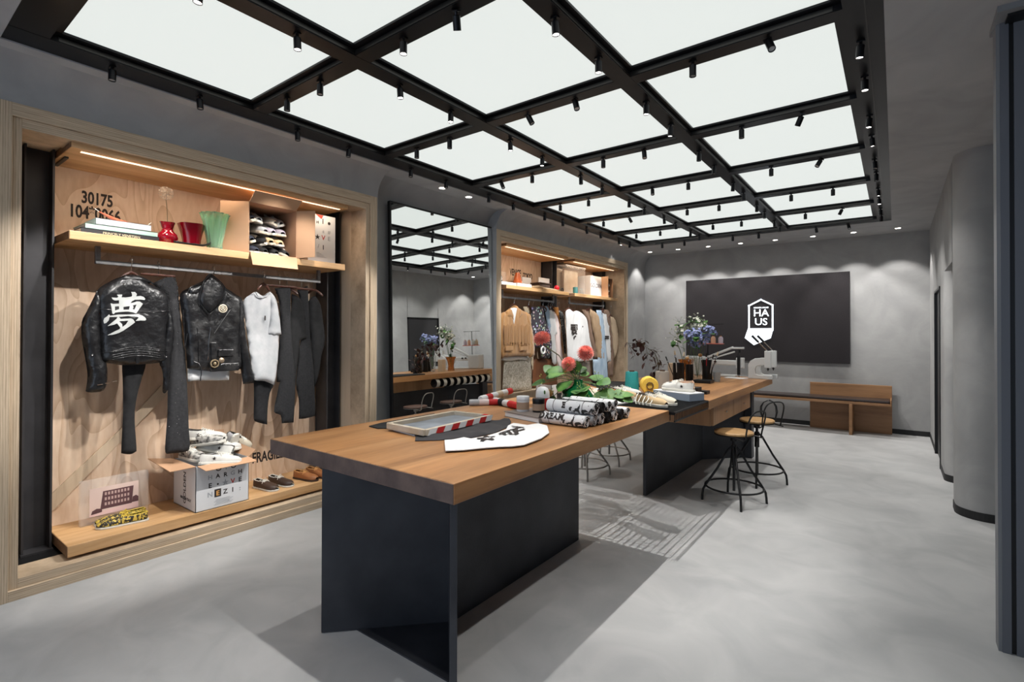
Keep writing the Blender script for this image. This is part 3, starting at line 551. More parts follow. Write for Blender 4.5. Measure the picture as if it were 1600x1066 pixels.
# garment outlines in metres: name -> (plane, points)
G_ = {
'j1_body':(-4.27,[(1.212,1.941),(1.131,1.895),(1.048,1.811),(1.054,1.67),(1.065,1.516),(1.071,1.412),(1.077,1.348),(1.151,1.329),(1.216,1.315),(1.353,1.319),(1.461,1.328),(1.466,1.429),(1.462,1.542),(1.477,1.683),(1.47,1.803),(1.421,1.86),(1.361,1.89),(1.302,1.939),(1.257,1.946)]),
'j1_sleeveL':(-4.26,[(1.053,1.824),(1.026,1.752),(0.999,1.681),(0.974,1.611),(0.975,1.504),(0.991,1.39),(1.004,1.288),(1.005,1.225),(0.997,1.156),(1.03,1.144),(1.094,1.155),(1.112,1.23),(1.108,1.334),(1.085,1.361),(1.076,1.451),(1.071,1.541),(1.072,1.67),(1.078,1.774)]),
'j1_sleeveR':(-4.28,[(1.442,1.837),(1.473,1.803),(1.497,1.698),(1.512,1.613),(1.515,1.513),(1.503,1.4),(1.495,1.286),(1.487,1.188),(1.484,1.131),(1.46,1.097),(1.444,1.114),(1.448,1.205),(1.44,1.275),(1.423,1.325),(1.433,1.444),(1.451,1.542),(1.462,1.683)]),
'j1_collar':(-4.255,[(1.21,1.943),(1.186,1.93),(1.159,1.907),(1.145,1.889),(1.186,1.883),(1.253,1.882),(1.321,1.893),(1.38,1.894),(1.344,1.918),(1.309,1.936),(1.292,1.944),(1.252,1.947)]),
'kanji':(-4.2,[(1.032,1.878)]),
'kan0':(-4.2,[(1.121,1.779),(1.149,1.778),(1.158,1.786),(1.149,1.8),(1.179,1.802),(1.176,1.783),(1.198,1.783),(1.235,1.792),(1.238,1.802),(1.231,1.824),(1.253,1.825),(1.264,1.811),(1.261,1.794),(1.285,1.8),(1.304,1.793),(1.314,1.78),(1.309,1.771),(1.288,1.773),(1.254,1.771),(1.238,1.76),(1.226,1.745),(1.216,1.738),(1.192,1.733),(1.174,1.731),(1.162,1.735),(1.161,1.762),(1.137,1.759),(1.125,1.768)]),
'kan1':(-4.2,[(1.115,1.74),(1.129,1.736),(1.155,1.739),(1.198,1.742),(1.241,1.749),(1.266,1.76),(1.282,1.759),(1.3,1.745),(1.286,1.718),(1.27,1.691),(1.259,1.676),(1.242,1.683),(1.211,1.687),(1.174,1.684),(1.141,1.678),(1.131,1.667),(1.124,1.673),(1.12,1.711)]),
'kan2':(-4.2,[(1.108,1.666),(1.113,1.655),(1.156,1.665),(1.211,1.666),(1.273,1.67),(1.295,1.662),(1.312,1.649),(1.318,1.636),(1.313,1.627),(1.286,1.627),(1.255,1.623),(1.273,1.646),(1.267,1.652),(1.211,1.656),(1.162,1.649),(1.11,1.647),(1.106,1.624),(1.093,1.606),(1.084,1.603),(1.08,1.62),(1.084,1.638),(1.098,1.651)]),
'kan3':(-4.2,[(1.156,1.654),(1.171,1.636),(1.211,1.639),(1.229,1.641),(1.242,1.634),(1.253,1.614),(1.224,1.586),(1.187,1.556),(1.16,1.539),(1.13,1.528),(1.101,1.524),(1.13,1.545),(1.166,1.567),(1.167,1.578),(1.156,1.596),(1.15,1.605),(1.133,1.595),(1.1,1.586),(1.129,1.617),(1.147,1.636)]),
'kho0':(-4.2,[(1.139,1.719),(1.162,1.722),(1.163,1.702),(1.139,1.692)]),
'kho1':(-4.2,[(1.186,1.718),(1.223,1.725),(1.218,1.701),(1.187,1.699)]),
'kho2':(-4.2,[(1.241,1.731),(1.263,1.738),(1.251,1.702),(1.24,1.705),(1.246,1.72)]),
'kho3':(-4.2,[(1.167,1.62),(1.214,1.624),(1.202,1.6),(1.181,1.581),(1.179,1.6),(1.162,1.618)]),
'tr1':(-4.36,[(1.217,1.677),(1.379,1.682),(1.369,1.346),(1.34,1.208),(1.31,1.072),(1.299,0.922),(1.312,0.713),(1.305,0.687),(1.274,0.675),(1.224,0.691),(1.221,0.709),(1.226,0.864),(1.23,1.026),(1.226,1.202),(1.222,1.325)]),
'jeans1':(-4.33,[(1.386,1.898),(1.49,1.959),(1.534,1.968),(1.554,1.904),(1.562,1.832),(1.579,1.644),(1.595,1.469),(1.615,1.307),(1.631,1.012),(1.639,0.806),(1.647,0.679),(1.627,0.635),(1.523,0.639),(1.483,0.655),(1.485,0.772),(1.494,0.942),(1.495,1.113),(1.5,1.313),(1.518,1.484),(1.504,1.685),(1.466,1.826)]),
'j2_body':(-4.3,[(1.716,1.943),(1.627,1.887),(1.56,1.828),(1.574,1.673),(1.593,1.51),(1.609,1.36),(1.613,1.271),(1.752,1.242),(1.852,1.236),(1.991,1.239),(2.017,1.285),(2.008,1.434),(2.018,1.611),(2.024,1.804),(1.959,1.86),(1.875,1.912),(1.821,1.966),(1.774,2.004),(1.748,1.988)]),
'j2_sleeve':(-4.31,[(1.928,1.866),(2,1.826),(2.029,1.775),(2.045,1.582),(2.068,1.432),(2.095,1.296),(2.125,1.144),(2.114,1.12),(2.033,1.118),(2.022,1.196),(2.003,1.315),(1.973,1.464),(1.962,1.611),(1.95,1.742)]),
'j2_lapelL':(-4.27,[(1.71,1.927),(1.616,1.885),(1.598,1.829),(1.692,1.821),(1.642,1.768),(1.617,1.755),(1.757,1.6),(1.783,1.692),(1.763,1.762)]),
'j2_lapelR':(-4.27,[(1.783,1.692),(1.764,1.601),(1.758,1.551),(1.787,1.558),(1.946,1.748),(1.89,1.789),(1.935,1.806),(1.876,1.882),(1.849,1.895),(1.796,1.792)]),
'j2_flap':(-4.25,[(1.702,1.939),(1.753,1.996),(1.799,1.961),(1.853,1.901),(1.847,1.808),(1.788,1.727),(1.742,1.684),(1.678,1.758),(1.671,1.819)]),
'j2_hem':(-4.34,[(1.63,1.275),(1.632,1.164),(1.685,1.171),(1.802,1.163),(1.936,1.156),(1.941,1.258)]),
'tee1':(-4.3,[(2.135,1.886),(2.09,1.865),(2.024,1.797),(2.04,1.656),(2.062,1.507),(2.086,1.342),(2.109,1.19),(2.124,1.144),(2.208,1.13),(2.295,1.088),(2.314,1.208),(2.329,1.364),(2.333,1.521),(2.353,1.528),(2.332,1.694),(2.31,1.819),(2.275,1.876),(2.243,1.893),(2.188,1.856)]),
'tee1_sleeve':(-4.28,[(2.24,1.884),(2.28,1.856),(2.313,1.756),(2.333,1.631),(2.343,1.528),(2.282,1.517),(2.216,1.528),(2.234,1.614),(2.249,1.738)]),
'tr2':(-4.36,[(2.122,1.43),(2.358,1.426),(2.327,1.11),(2.287,1.019),(2.267,0.88),(2.265,0.745),(2.171,0.781),(2.148,0.818),(2.149,0.971),(2.145,1.139)]),
'jeans2':(-4.37,[(2.328,1.933),(2.478,1.96),(2.483,1.667),(2.498,1.423),(2.521,1.176),(2.527,0.996),(2.513,0.728),(2.401,0.735),(2.39,0.809),(2.331,0.848),(2.353,0.98),(2.382,1.105),(2.352,1.107),(2.372,1.425),(2.382,1.617),(2.369,1.824)]),
'tee2':(-4.39,[(2.498,1.894),(2.586,1.853),(2.623,1.704),(2.648,1.486),(2.58,1.47),(2.572,1.321),(2.55,1.19),(2.538,1.026),(2.503,1.095),(2.492,1.586)]),
'jeans3':(-4.41,[(2.562,1.935),(2.67,1.985),(2.684,1.757),(2.7,1.503),(2.73,1.247),(2.75,0.938),(2.757,0.752),(2.65,0.741),(2.587,0.746),(2.586,0.921),(2.558,1.089),(2.592,1.42),(2.627,1.587),(2.598,1.821)]),
'jacket3':(-4.42,[(2.686,1.842),(2.751,1.894),(2.809,1.814),(2.843,1.624),(2.859,1.467),(2.821,1.311),(2.799,1.157),(2.747,1.009),(2.736,1.178),(2.707,1.452),(2.687,1.656)]),
'suede':(-4.25,[(5.627,1.896),(5.494,1.833),(5.377,1.772),(5.366,1.558),(5.393,1.332),(5.393,1.219),(5.489,1.215),(5.767,1.217),(6.046,1.207),(6.175,1.19),(6.165,1.461),(6.095,1.657),(6.073,1.816),(5.906,1.859),(5.784,1.902),(5.733,1.935),(5.685,1.933)]),
'suede_lapL':(-4.22,[(5.588,1.893),(5.474,1.832),(5.493,1.764),(5.569,1.743),(5.677,1.657),(5.646,1.768)]),
'suede_lapR':(-4.22,[(5.744,1.9),(5.852,1.856),(5.865,1.802),(5.784,1.748),(5.677,1.657),(5.732,1.77)]),
's_sleeveL':(-4.24,[(5.482,1.832),(5.371,1.779),(5.347,1.558),(5.366,1.31),(5.392,1.185),(5.447,1.217),(5.446,1.376),(5.438,1.558),(5.452,1.74)]),
's_sleeveR':(-4.24,[(5.921,1.847),(6.046,1.815),(6.081,1.633),(6.133,1.412),(6.169,1.202),(6.083,1.188),(6.04,1.219),(6.039,1.462),(5.976,1.656)]),
's_hem':(-4.3,[(5.479,1.168),(5.505,1.236),(6.091,1.216),(6.1,1.137),(5.875,1.163),(5.677,1.148)]),
'skirt':(-4.33,[(5.581,1.232),(6.212,1.211),(6.234,1.01),(6.244,0.697),(6.001,0.711),(5.797,0.718),(5.538,0.771),(5.556,0.978)]),
'bag':(-4.38,[(6.35,1.154),(6.994,1.128),(7.02,0.856),(7.021,0.666),(6.338,0.723)]),
'cream':(-4.31,[(5.989,1.924),(6.137,1.93),(6.226,1.51),(6.262,1.134),(6.249,0.985),(6.183,1.187),(6.138,1.658)]),
'floral':(-4.28,[(6.159,1.93),(6.472,1.944),(6.519,1.766),(6.686,1.509),(6.711,1.273),(6.649,1.15),(6.415,1.164),(6.405,1.332),(6.271,1.335),(6.182,1.56)]),
'denimshirt':(-4.32,[(6.556,1.948),(6.675,1.953),(6.748,1.772),(6.798,1.376),(6.725,1.351),(6.652,1.665)]),
'wtee2':(-4.315,[(6.667,1.913),(6.838,1.854),(6.939,1.535),(6.864,1.508),(6.889,1.348),(6.915,1.053),(6.791,1.085),(6.716,1.508)]),
'pinksh':(-4.335,[(6.771,1.905),(6.92,1.856),(7.048,1.67),(7.101,1.343),(7.164,1.068),(7.076,0.977),(6.983,1.022),(6.921,1.347)]),
'orange':(-4.36,[(6.859,1.962),(7.036,1.956),(7.114,1.644),(7.178,1.342),(7.222,1.092),(7.33,0.878),(7.117,0.96),(7.089,1.507),(6.96,1.831)]),
'sequin':(-4.385,[(7.076,1.917),(7.234,1.867),(7.299,1.646),(7.327,1.394),(7.338,1.198),(7.263,1.195),(7.208,1.507)]),
'wshirt':(-4.19,[(7.093,1.931),(6.982,1.87),(7.005,1.61),(7.031,1.35),(7.047,1.121),(7.291,1.078),(7.634,1.072),(7.907,1.077),(7.87,1.264),(7.777,1.476),(7.704,1.737),(7.597,1.838),(7.372,1.908),(7.222,1.894)]),
'w_graph':(-4.16,[(7.107,1.66),(7.32,1.671),(7.331,1.596),(7.27,1.579),(7.304,1.496),(7.188,1.488),(7.123,1.513),(7.172,1.57),(7.107,1.595)]),
'brownj':(-4.245,[(7.608,1.935),(7.805,1.942),(7.878,1.865),(7.972,1.582),(8.106,1.329),(8.164,1.092),(8.03,1.097),(7.917,1.35),(7.805,1.722)]),
'tanj':(-4.225,[(7.859,1.961),(7.971,1.939),(8.163,1.846),(8.262,1.583),(8.334,1.325),(8.403,1.065),(8.145,1.066),(8.067,1.33),(7.953,1.617),(7.841,1.863)]),
'graypants':(-4.29,[(7.465,1.067),(7.964,1.045),(8.002,0.81),(7.534,0.84)]),
'denim2':(-4.215,[(8.066,1.951),(8.301,1.959),(8.362,1.712),(8.444,1.323),(8.485,1.062),(8.527,0.686),(8.107,0.726),(7.974,0.816),(7.954,1.083),(8.126,1.076),(8.242,1.437)]),
'wtee3':(-4.205,[(8.301,1.913),(8.505,1.855),(8.568,1.622),(8.61,1.321),(8.632,1.009),(8.486,1.016),(8.424,1.324),(8.342,1.657)]),
'brown2':(-4.2,[(8.311,1.959),(8.536,1.949),(8.599,1.716),(8.697,1.433),(8.728,1.166),(8.699,0.731),(8.517,0.744),(8.496,1.006),(8.622,1.019),(8.579,1.434)]),
'tan2':(-4.185,[(8.568,1.865),(8.76,1.794),(8.848,1.624),(8.883,1.393),(8.827,1.164),(8.718,1.072),(8.675,1.32),(8.611,1.622)]),
'btee':(1.01,[(-2.001,1.826),(-1.931,1.759),(-1.847,1.845),(-1.822,1.897),(-1.801,1.98),(-1.757,1.986),(-1.744,2.083),(-1.745,2.173),(-1.796,2.367),(-1.878,2.49),(-1.953,2.571),(-1.99,2.567),(-1.964,2.463),(-2.019,2.462),(-2.021,2.38),(-2.067,1.957),(-2.025,1.866)]),
'wtee':(1.02,[(-1.798,1.833),(-1.635,1.673),(-1.58,1.737),(-1.54,1.814),(-1.493,1.887),(-1.452,1.928),(-1.423,1.989),(-1.433,2.092),(-1.441,2.167),(-1.486,2.308),(-1.609,2.477),(-1.693,2.507),(-1.709,2.422),(-1.815,2.428),(-1.787,2.339),(-1.729,2.247),(-1.705,2.139),(-1.697,2.027),(-1.716,1.939),(-1.768,1.943),(-1.775,1.872)]),
'bcloth':(1.01,[(-2.442,1.868),(-2.47,1.979),(-2.471,2.419),(-2.4,2.381),(-2.36,2.118),(-2.285,1.906),(-2.348,1.857)]),
'wcloth':(1.005,[(-2.245,1.884),(-2.03,1.847),(-2.04,1.886),(-2.167,1.944),(-2.262,1.937)]),
}

def outl(k, dy=0): return [(y+dy, z) for y, z in G_[k][1]]
def hanger(parent, x, y, z, ztop, w_=.2, ang=0, col='hang', clip=False):
    """wooden hanger with steel hook; ang 0 = along the rail"""
    c, s = cos(ang), sin(ang); P = []
    for i in range(13):
        u = -1+2*i/12; P.append((x+u*w_*s, y+u*w_*c, z-.055*abs(u)**1.4*(0 if clip else 1)))
    h = MB().tube(P, [.011 if 0 < i < 12 else .007 for i in range(13)], 8).build('hanger', M[col], parent, smooth=True)
    H = [(x, y, z), (x, y, ztop-.045), (x+.012, y, ztop-.03), (x+.018, y, ztop-.005), (x+.012, y, ztop+.012), (x, y, ztop+.019), (x-.014, y, ztop+.012), (x-.017, y, ztop-.002)]
    MB().tube(H, .0022, 6).build('hook', M['chrome'], h, smooth=True); return h
def garment(name, label, cat, key, mt, parts=(), T=.03, W=.05, wr=.006, fq=(22, 4), hang=None, group=None, h=.02):
    X, P = G_[key]; y = sum(p[0] for p in P)/len(P); z0 = min(p[1] for p in P)
    t = thing(name, label, cat, (X, y, z0), 0, group)
    body = puff(P, X, T, W, wr, fq, h, seed=len(P)*.37); body.build('trouser_body' if 'trousers' in name or 'jeans' in name else 'garment_body', mt, t, smooth=True, angle=180)
    for nm, k, m2, T2, W2 in parts:
        X2, P2 = G_[k]; puff(P2, X2, T2, W2, wr*.8, fq, h, seed=len(k)).build(nm, m2 or mt, t, smooth=True, angle=180)
    if hang: hanger(t, *hang[0], **(hang[1] if len(hang) > 1 else {}))
    return t, body
RZ = 2.052
# --- near alcove, in order along the rail
t, b = garment('flared_trousers', 'black flared trousers hanging under the painted leather jacket', 'trousers', 'tr1', M['blktee'], T=.022, W=.03)
J1, b = garment('leather_jacket', 'cropped black leather jacket seen from behind with a big silver character painted on it', 'jacket', 'j1_body', M['leather'],
    [('sleeve', 'j1_sleeveL', None, .042, .05), ('sleeve', 'j1_sleeveR', None, .03, .035), ('collar', 'j1_collar', None, .03, .02)], T=.05, W=.07, wr=.009, fq=(9, 7), hang=((-4.285, 1.25, 1.965, RZ), dict(w_=.07)))
kp = MB()
for i in range(4):
    P = G_['kan%d' % i][1]; H = [G_['kho%d' % j][1] for j in ([], [0, 1, 2], [], [3])[i]]
    q = decal(P, b.surf, .004, H, .009, 1); kp.add(q.v, q.f)
kp.build('painted_character', M['kanji'], J1, smooth=True, angle=180)
for z, y0, y1 in ((1.405, 1.08, 1.46), (1.42, 1.13, 1.41), (1.39, 1.13, 1.41), (1.375, 1.13, 1.41), (1.36, 1.13, 1.41), (1.70, 1.06, 1.47)):
    n = 24; MB().tube([(b.surf(y0+(y1-y0)*i/n, z+(.022 if z < 1.6 else .01)*sin(pi*i/n)*(1 if z < 1.6 else -1))+.001, y0+(y1-y0)*i/n, z+(.022 if z < 1.6 else .01)*sin(pi*i/n)*(1 if z < 1.6 else -1)) for i in range(n+1)], .0028, 6).build('stitched_seam', M['leather'], J1, smooth=True)
for y, z in ((1.19, 1.872), (1.28, 1.875), (1.02, 1.395), (1.455, 1.365)): MB().sph((b.surf(y, z)+.002 if y > 1.05 else -4.215, y, z), .006, 8, 6).build('stud', M['chrome'], J1, smooth=True)
MB().box(b.surf(1.27, 1.36)-.002, b.surf(1.27, 1.36)+.004, 1.262, 1.282, 1.325, 1.42).build('belt_loop', M['leather'], J1, bevel=.002)
for y in (1.06, 1.10, 1.14): MB().bar((-4.217, y-.012, 1.195+(y-1.06)*.2), (-4.217, y+.016, 1.198+(y-1.06)*.2), .003, .004).build('cuff_zip', M['chrome'], J1)
sq, b = garment('flare_jeans', 'black flared jeans with scattered silver sequins hanging between the two leather jackets', 'jeans', 'jeans1', M['char'], T=.022, W=.03, hang=((-4.33, 1.43, 1.965, RZ), dict(w_=.11, clip=True)))
sm = MB(); random.seed(3)
for i in range(150):
    z = 1.96-abs(random.gauss(0, .16)) if i < 110 else random.uniform(.75, 1.9); y = random.uniform(1.40, 1.6)
    if inpoly(y, z, outl('jeans1')): sm.sph((b.surf(y, z)+.001, y, z), random.uniform(.0018, .0038), 6, 4)
sm.build('sequins', M['chrome'], sq)['kind'] = 'stuff'
J2, b = garment('leather_jacket', 'black leather biker jacket seen from the front with a round badge and wide lapels', 'jacket', 'j2_body', M['leather2'],
    [('sleeve', 'j2_sleeve', None, .04, .04), ('lapel', 'j2_lapelL', None, .02, .02), ('lapel', 'j2_lapelR', None, .02, .02), ('collar_flap', 'j2_flap', M['leather2'], .03, .04)], T=.05, W=.07, wr=.009, fq=(9, 7), hang=((-4.31, 1.80, 1.97, RZ), dict(w_=.06)))
S2 = b.surf
def zipl(pts, parent, r=.0025, m='chrome', nm='zip'): return MB().tube([(max(S2(y, z), -4.262)+.004, y, z) for y, z in pts], r, 6).build(nm, M[m], parent, smooth=True)
B_ = lambda x, y: ((lambda u, v: at_(u, v, -4.25))(260+x/3.5538, 400+y/3.5538))
def at_(u, v, X):
    d = F_+Rv*((u-800)/796.6)-Uv*((v-513.47)/796.6); k = X/d.x; return (d.y*k, 1.55+d.z*k)
zipl([B_(245, 400), B_(235, 470), B_(228, 560), B_(228, 635)], J2); zipl([B_(118, 430), B_(108, 500)], J2); zipl([B_(265, 430), B_(310, 360), B_(352, 300)], J2)
for k_ in ('j2_lapelL', 'j2_lapelR', 'j2_flap'):
    X_, P_ = G_[k_]; MB().tube([(X_+(.012 if k_ != 'j2_flap' else .014), y, z) for y, z in smooth_poly(P_, 2)], .0035, 6, closed=True).build('piped_edge', M['leather'], J2, smooth=True)
for s_ in ((B_(95, 300), B_(105, 600)), (B_(410, 260), B_(405, 560)), (B_(170, 400), B_(180, 620))): zipl([s_[0], ((s_[0][0]+s_[1][0])/2+.004, (s_[0][1]+s_[1][1])/2), s_[1]], J2, .0028, 'leather', 'stitched_seam')
by_, bz_ = B_(312, 292); bd = MB().lathe([(0, 0), (.034, 0), (.034, .004), (.028, .006), (0, .006)], n=24, M=Matrix.Rotation(pi/2, 4, 'Y')).xf(Matrix.Translation((-4.248, by_, bz_)))
bd.build('round_badge', mat('bone_badge', (.55, .48, .36), .5), J2, smooth=True)
MB().tube([(-4.240, by_+.022*cos(a), bz_+.022*sin(a)) for a in [2*pi*i/20 for i in range(20)]], .002, 5, closed=True).build('badge_ring', M['stencil'], J2); MB().sph((-4.242, by_-.008, bz_+.004), .005, 8, 6).sph((-4.242, by_+.008, bz_+.004), .005, 8, 6).box(-4.243, -4.24, by_-.008, by_+.008, bz_-.012, bz_-.006).build('badge_mark', M['stencil'], J2)
for x0, y0, x1, y1, mt_ in ((285, 520, 370, 556, 'leather2'), (245, 480, 275, 575, 'leather2'), (240, 600, 400, 635, 'leather2')):
    a = B_(x0, y0); c_ = B_(x1, y1); MB().box(-4.252, -4.238, a[0], c_[0], c_[1], a[1]).build('pocket_flap', M[mt_], J2, bevel=.005)
for x in (300, 325, 350, 375, 395): a = B_(x, 605); MB().sph((-4.236, a[0], a[1]), .0045, 8, 6).build('stud', M['chrome'], J2, smooth=True)
for (x, y) in ((130, 210), (148, 270), (352, 238), (290, 165)): a = B_(x, y); MB().sph((-4.222 if x == 290 else -4.246, a[0], a[1]), .005, 8, 6).build('stud', M['chrome'], J2, smooth=True)
a = B_(262, 598); MB().tube([(-4.23, a[0]+.028*cos(q), a[1]+.028*sin(q)) for q in [2*pi*i/18 for i in range(18)]], .006, 6, closed=True).sph((-4.23, a[0], a[1]), .014, 8, 6).build('medal', mat('brass_medal', (.35, .27, .17), .4, .7), J2, smooth=True)
a = B_(300, 580); MB().sph((-4.23, a[0], a[1]), .022, 10, 6, (.4, 1, 1)).build('medal', mat('old_brass', (.3, .23, .16), .4, .7), J2, smooth=True)
a = B_(160, 590); e = B_(190, 660); MB().tube([(-4.25, a[0]-.01, a[1]+.005), (-4.24, a[0]+.02, a[1]-.01), (-4.24, e[0], e[1]+.05), (-4.24, e[0], e[1]), (-4.24, e[0]-.006, e[1]-.045)], .004, 6).build('leather_lace', M['leather2'], J2, smooth=True)
t, b = garment('t_shirt', 'white shirt hem showing below the biker jacket', 'shirt', 'j2_hem', M['white'], T=.015, W=.02)
t, b = garment('cropped_trousers', 'black trousers hanging below the pale grey T-shirt', 'trousers', 'tr2', M['blkcloth'], T=.022, W=.03)
t, b = garment('t_shirt', 'pale grey T-shirt on a dark wooden hanger between biker jacket and black jeans', 't-shirt', 'tee1', M['tee'], [('sleeve', 'tee1_sleeve', None, .02, .02)], T=.022, W=.05, wr=.01, hang=((-4.29, 2.19, 1.96, RZ), dict(w_=.05)))
ny = B_(535, 210); n_ = [B_(500, 200), B_(512, 222), B_(535, 232), B_(562, 222), B_(580, 200)]
MB().tube([(-4.262, p[0], p[1]) for p in n_], .006, 6).build('collar', M['tee'], t, smooth=True); a = B_(552, 345); MB().box(-4.263, -4.26, a[0]-.004, a[0]+.005, a[1]-.02, a[1]+.02).build('chest_print', M['stencil'], t)
t, b = garment('jeans', 'black jeans hanging just beside the pale grey T-shirt', 'jeans', 'jeans2', M['char'], T=.016, W=.03, hang=((-4.36, 2.37, 1.955, RZ), dict(w_=.16, clip=True)))
t, b = garment('t_shirt', 'black T-shirt hanging between the two pairs of black jeans', 't-shirt', 'tee2', M['blktee'], T=.012, W=.04, hang=((-4.40, 2.46, 1.95, RZ), dict(w_=.09, ang=.5)))
t, b = garment('jeans', 'black jeans hanging next to last on the rail, beside the steel column', 'jeans', 'jeans3', M['char'], T=.012, W=.03, hang=((-4.40, 2.60, 1.95, RZ), dict(w_=.13, clip=True)))
t, b = garment('sweatshirt', 'black round-sleeved sweatshirt hanging last before the steel column', 'sweatshirt', 'jacket3', M['blktee'], T=.025, W=.04, hang=((-4.42, 2.74, 1.95, RZ), dict(w_=.08, ang=.6)))
# --- far alcove
def fg(name, label, cat, key, mt, parts=(), hy=None, hx=-4.26, **k):
    k.setdefault('T', .016); k.setdefault('W', .03); k.setdefault('wr', .009); X, P = G_[key]; top = max(p[1] for p in P); yy = hy or [p for p in P if p[1] == top][0][0]
    return garment(name, label, cat, key, mt, parts, hang=((X, yy, top+.01, 2.035), dict(w_=k.pop('w_', .1), clip=k.pop('clip', False))), h=k.pop('h', .035), **k)
M['cream'] = mat('cream_cloth', (.55, .46, .33), .85); M['pink'] = mat('pale_pink_shirt', (.72, .60, .58), .85, bump=.2, bscale=9); M['orange'] = mat('rust_orange_cloth', (.45, .19, .05), .85)
M['bluedenim'] = mat('light_blue_denim', (.28, .38, .50), .85, col2=(.42, .52, .62), scale=8, stretch=(1, 3, .6)); M['brown'] = mat('brown_jacket_cloth', (.19, .12, .085), .85, col2=(.25, .165, .12), scale=9); M['tan'] = mat('tan_jacket_cloth', (.40, .28, .175), .85, col2=(.33, .22, .13), scale=9)
M['taupe'] = mat('taupe_cloth', (.24, .20, .17), .85); M['skirt'] = mat('speckled_grey_tweed', (.42, .39, .34), .85, col2=(.24, .22, .18), scale=45, contrast=(.4, .6))
def floral_mat():
    m, t, p = _nt('floral_print_cloth'); N = t.nodes; L = t.links; tc = N.new('ShaderNodeTexCoord'); v = N.new('ShaderNodeTexVoronoi'); v.inputs['Scale'].default_value = 22; L.new(tc.outputs['Object'], v.inputs[0])
    h = N.new('ShaderNodeHueSaturation'); h.inputs['Saturation'].default_value = .55; h.inputs['Value'].default_value = .6; L.new(v.outputs['Color'], h.inputs['Color'])
    r = N.new('ShaderNodeValToRGB'); r.color_ramp.elements[0].position = .32; r.color_ramp.elements[0].color = (1, 1, 1, 1); r.color_ramp.elements[1].position = .4; r.color_ramp.elements[1].color = (0, 0, 0, 1); L.new(v.outputs['Distance'], r.inputs[0])
    x = N.new('ShaderNodeMixRGB'); x.inputs[1].default_value = (.03, .025, .035, 1); L.new(r.outputs[0], x.inputs[0]); L.new(h.outputs[0], x.inputs[2]); L.new(x.outputs[0], p.inputs['Base Color']); p.inputs['Roughness'].default_value = .8; return m
t, b = fg('skirt', 'speckled grey tweed skirt under the tan suede jacket', 'skirt', 'skirt', M['skirt'], wr=.012)
t, b = fg('t_shirt', 'white shirt hem peeping out under the tan suede jacket', 'shirt', 's_hem', M['white'], T=.02)
t, b = fg('suede_jacket', 'tan fringed suede jacket at the front of the far alcove', 'jacket', 'suede', M['suede'], [('sleeve', 's_sleeveL', None, .035, .03), ('sleeve', 's_sleeveR', None, .035, .03), ('lapel', 'suede_lapL', None, .02, .03), ('lapel', 'suede_lapR', None, .02, .03)], hy=5.70, T=.04, W=.04, w_=.12, h=.03)
C_ = lambda x, y, X=-4.19: at_(750+x/3.808, 340+y/3.808, X)
q = [C_(*p) for p in ((187, 540), (208, 636), (226, 540), (207, 536))]; puff(q, -4.205, .004, .02, 0, h=.04, k=1).build('white_undershirt', M['white'], t)
fr = MB()
for i in range(34):
    a = C_(143+i*4.6, 640+6*sin(i)); e = C_(143+i*4.6+random.uniform(-2, 2), 740+random.uniform(0, 20)); fr.tube([(-4.188, a[0], a[1]), (-4.182, (a[0]+e[0])/2, (a[1]+e[1])/2), (-4.184, e[0], e[1])], .006, 5)
fr.build('fringe', M['suede'], t, smooth=True)
for x0 in (150, 235): a = C_(x0, 768); e = C_(x0+45, 790); MB().box(-4.19, -4.18, a[0], e[0], e[1], a[1]).build('pocket_flap', M['suede'], t, bevel=.004)
t, b = fg('blouse', 'cream blouse sleeve hanging right behind the tan suede jacket', 'blouse', 'cream', M['cream'], T=.016, w_=.05)
t, b = fg('floral_shirt', 'dark floral print shirt hanging beside the tan suede jacket', 'shirt', 'floral', floral_mat(), T=.025)
a = C_(375, 790, -4.22); MB().tube([(-4.22, a[0]+.05*cos(q), a[1]+.05*sin(q)) for q in [2*pi*i/20 for i in range(20)]], .012, 6, closed=True).build('white_tag', M['white'], t, smooth=True)
t, b = fg('denim_shirt', 'pale blue denim shirt hanging behind the floral print shirt', 'shirt', 'denimshirt', M['bluedenim'], T=.016, w_=.05)
t, b = fg('t_shirt', 'white T-shirt hanging between the denim shirt and the pale pink shirt', 't-shirt', 'wtee2', M['white'], T=.016, w_=.08)
t, b = fg('shirt', 'pale pink shirt hanging beside the rust orange garment', 'shirt', 'pinksh', M['pink'], T=.016, w_=.08)
t, b = fg('wrap_dress', 'rust orange garment hanging near the middle steel column', 'dress', 'orange', M['orange'], T=.016, w_=.08)
t, b = fg('sequin_top', 'dark sequinned top hanging last in the suede jacket bay', 'top', 'sequin', mat('dark_sequins', (.03, .03, .03), .4, .3, col2=(.4, .4, .38), scale=60, contrast=(.55, .65)), T=.016, w_=.06)
t, b = fg('tote_bag', 'dark brown leather bag hanging low behind the floral print shirt', 'bag', 'bag', mat('brown_leather', (.16, .06, .025), .5), T=.03, W=.03)
W_, b = fg('shirt', 'white shirt with a big black graphic, first in the second bay', 'shirt', 'wshirt', M['white'], T=.016, wr=.014, w_=.14, h=.03)
random.seed(5)
X_, P_ = G_['w_graph']; ys = [p[0] for p in P_]; zs = [p[1] for p in P_]; y0, y1, z0, z1 = min(ys), max(ys), min(zs), max(zs); gm = MB()
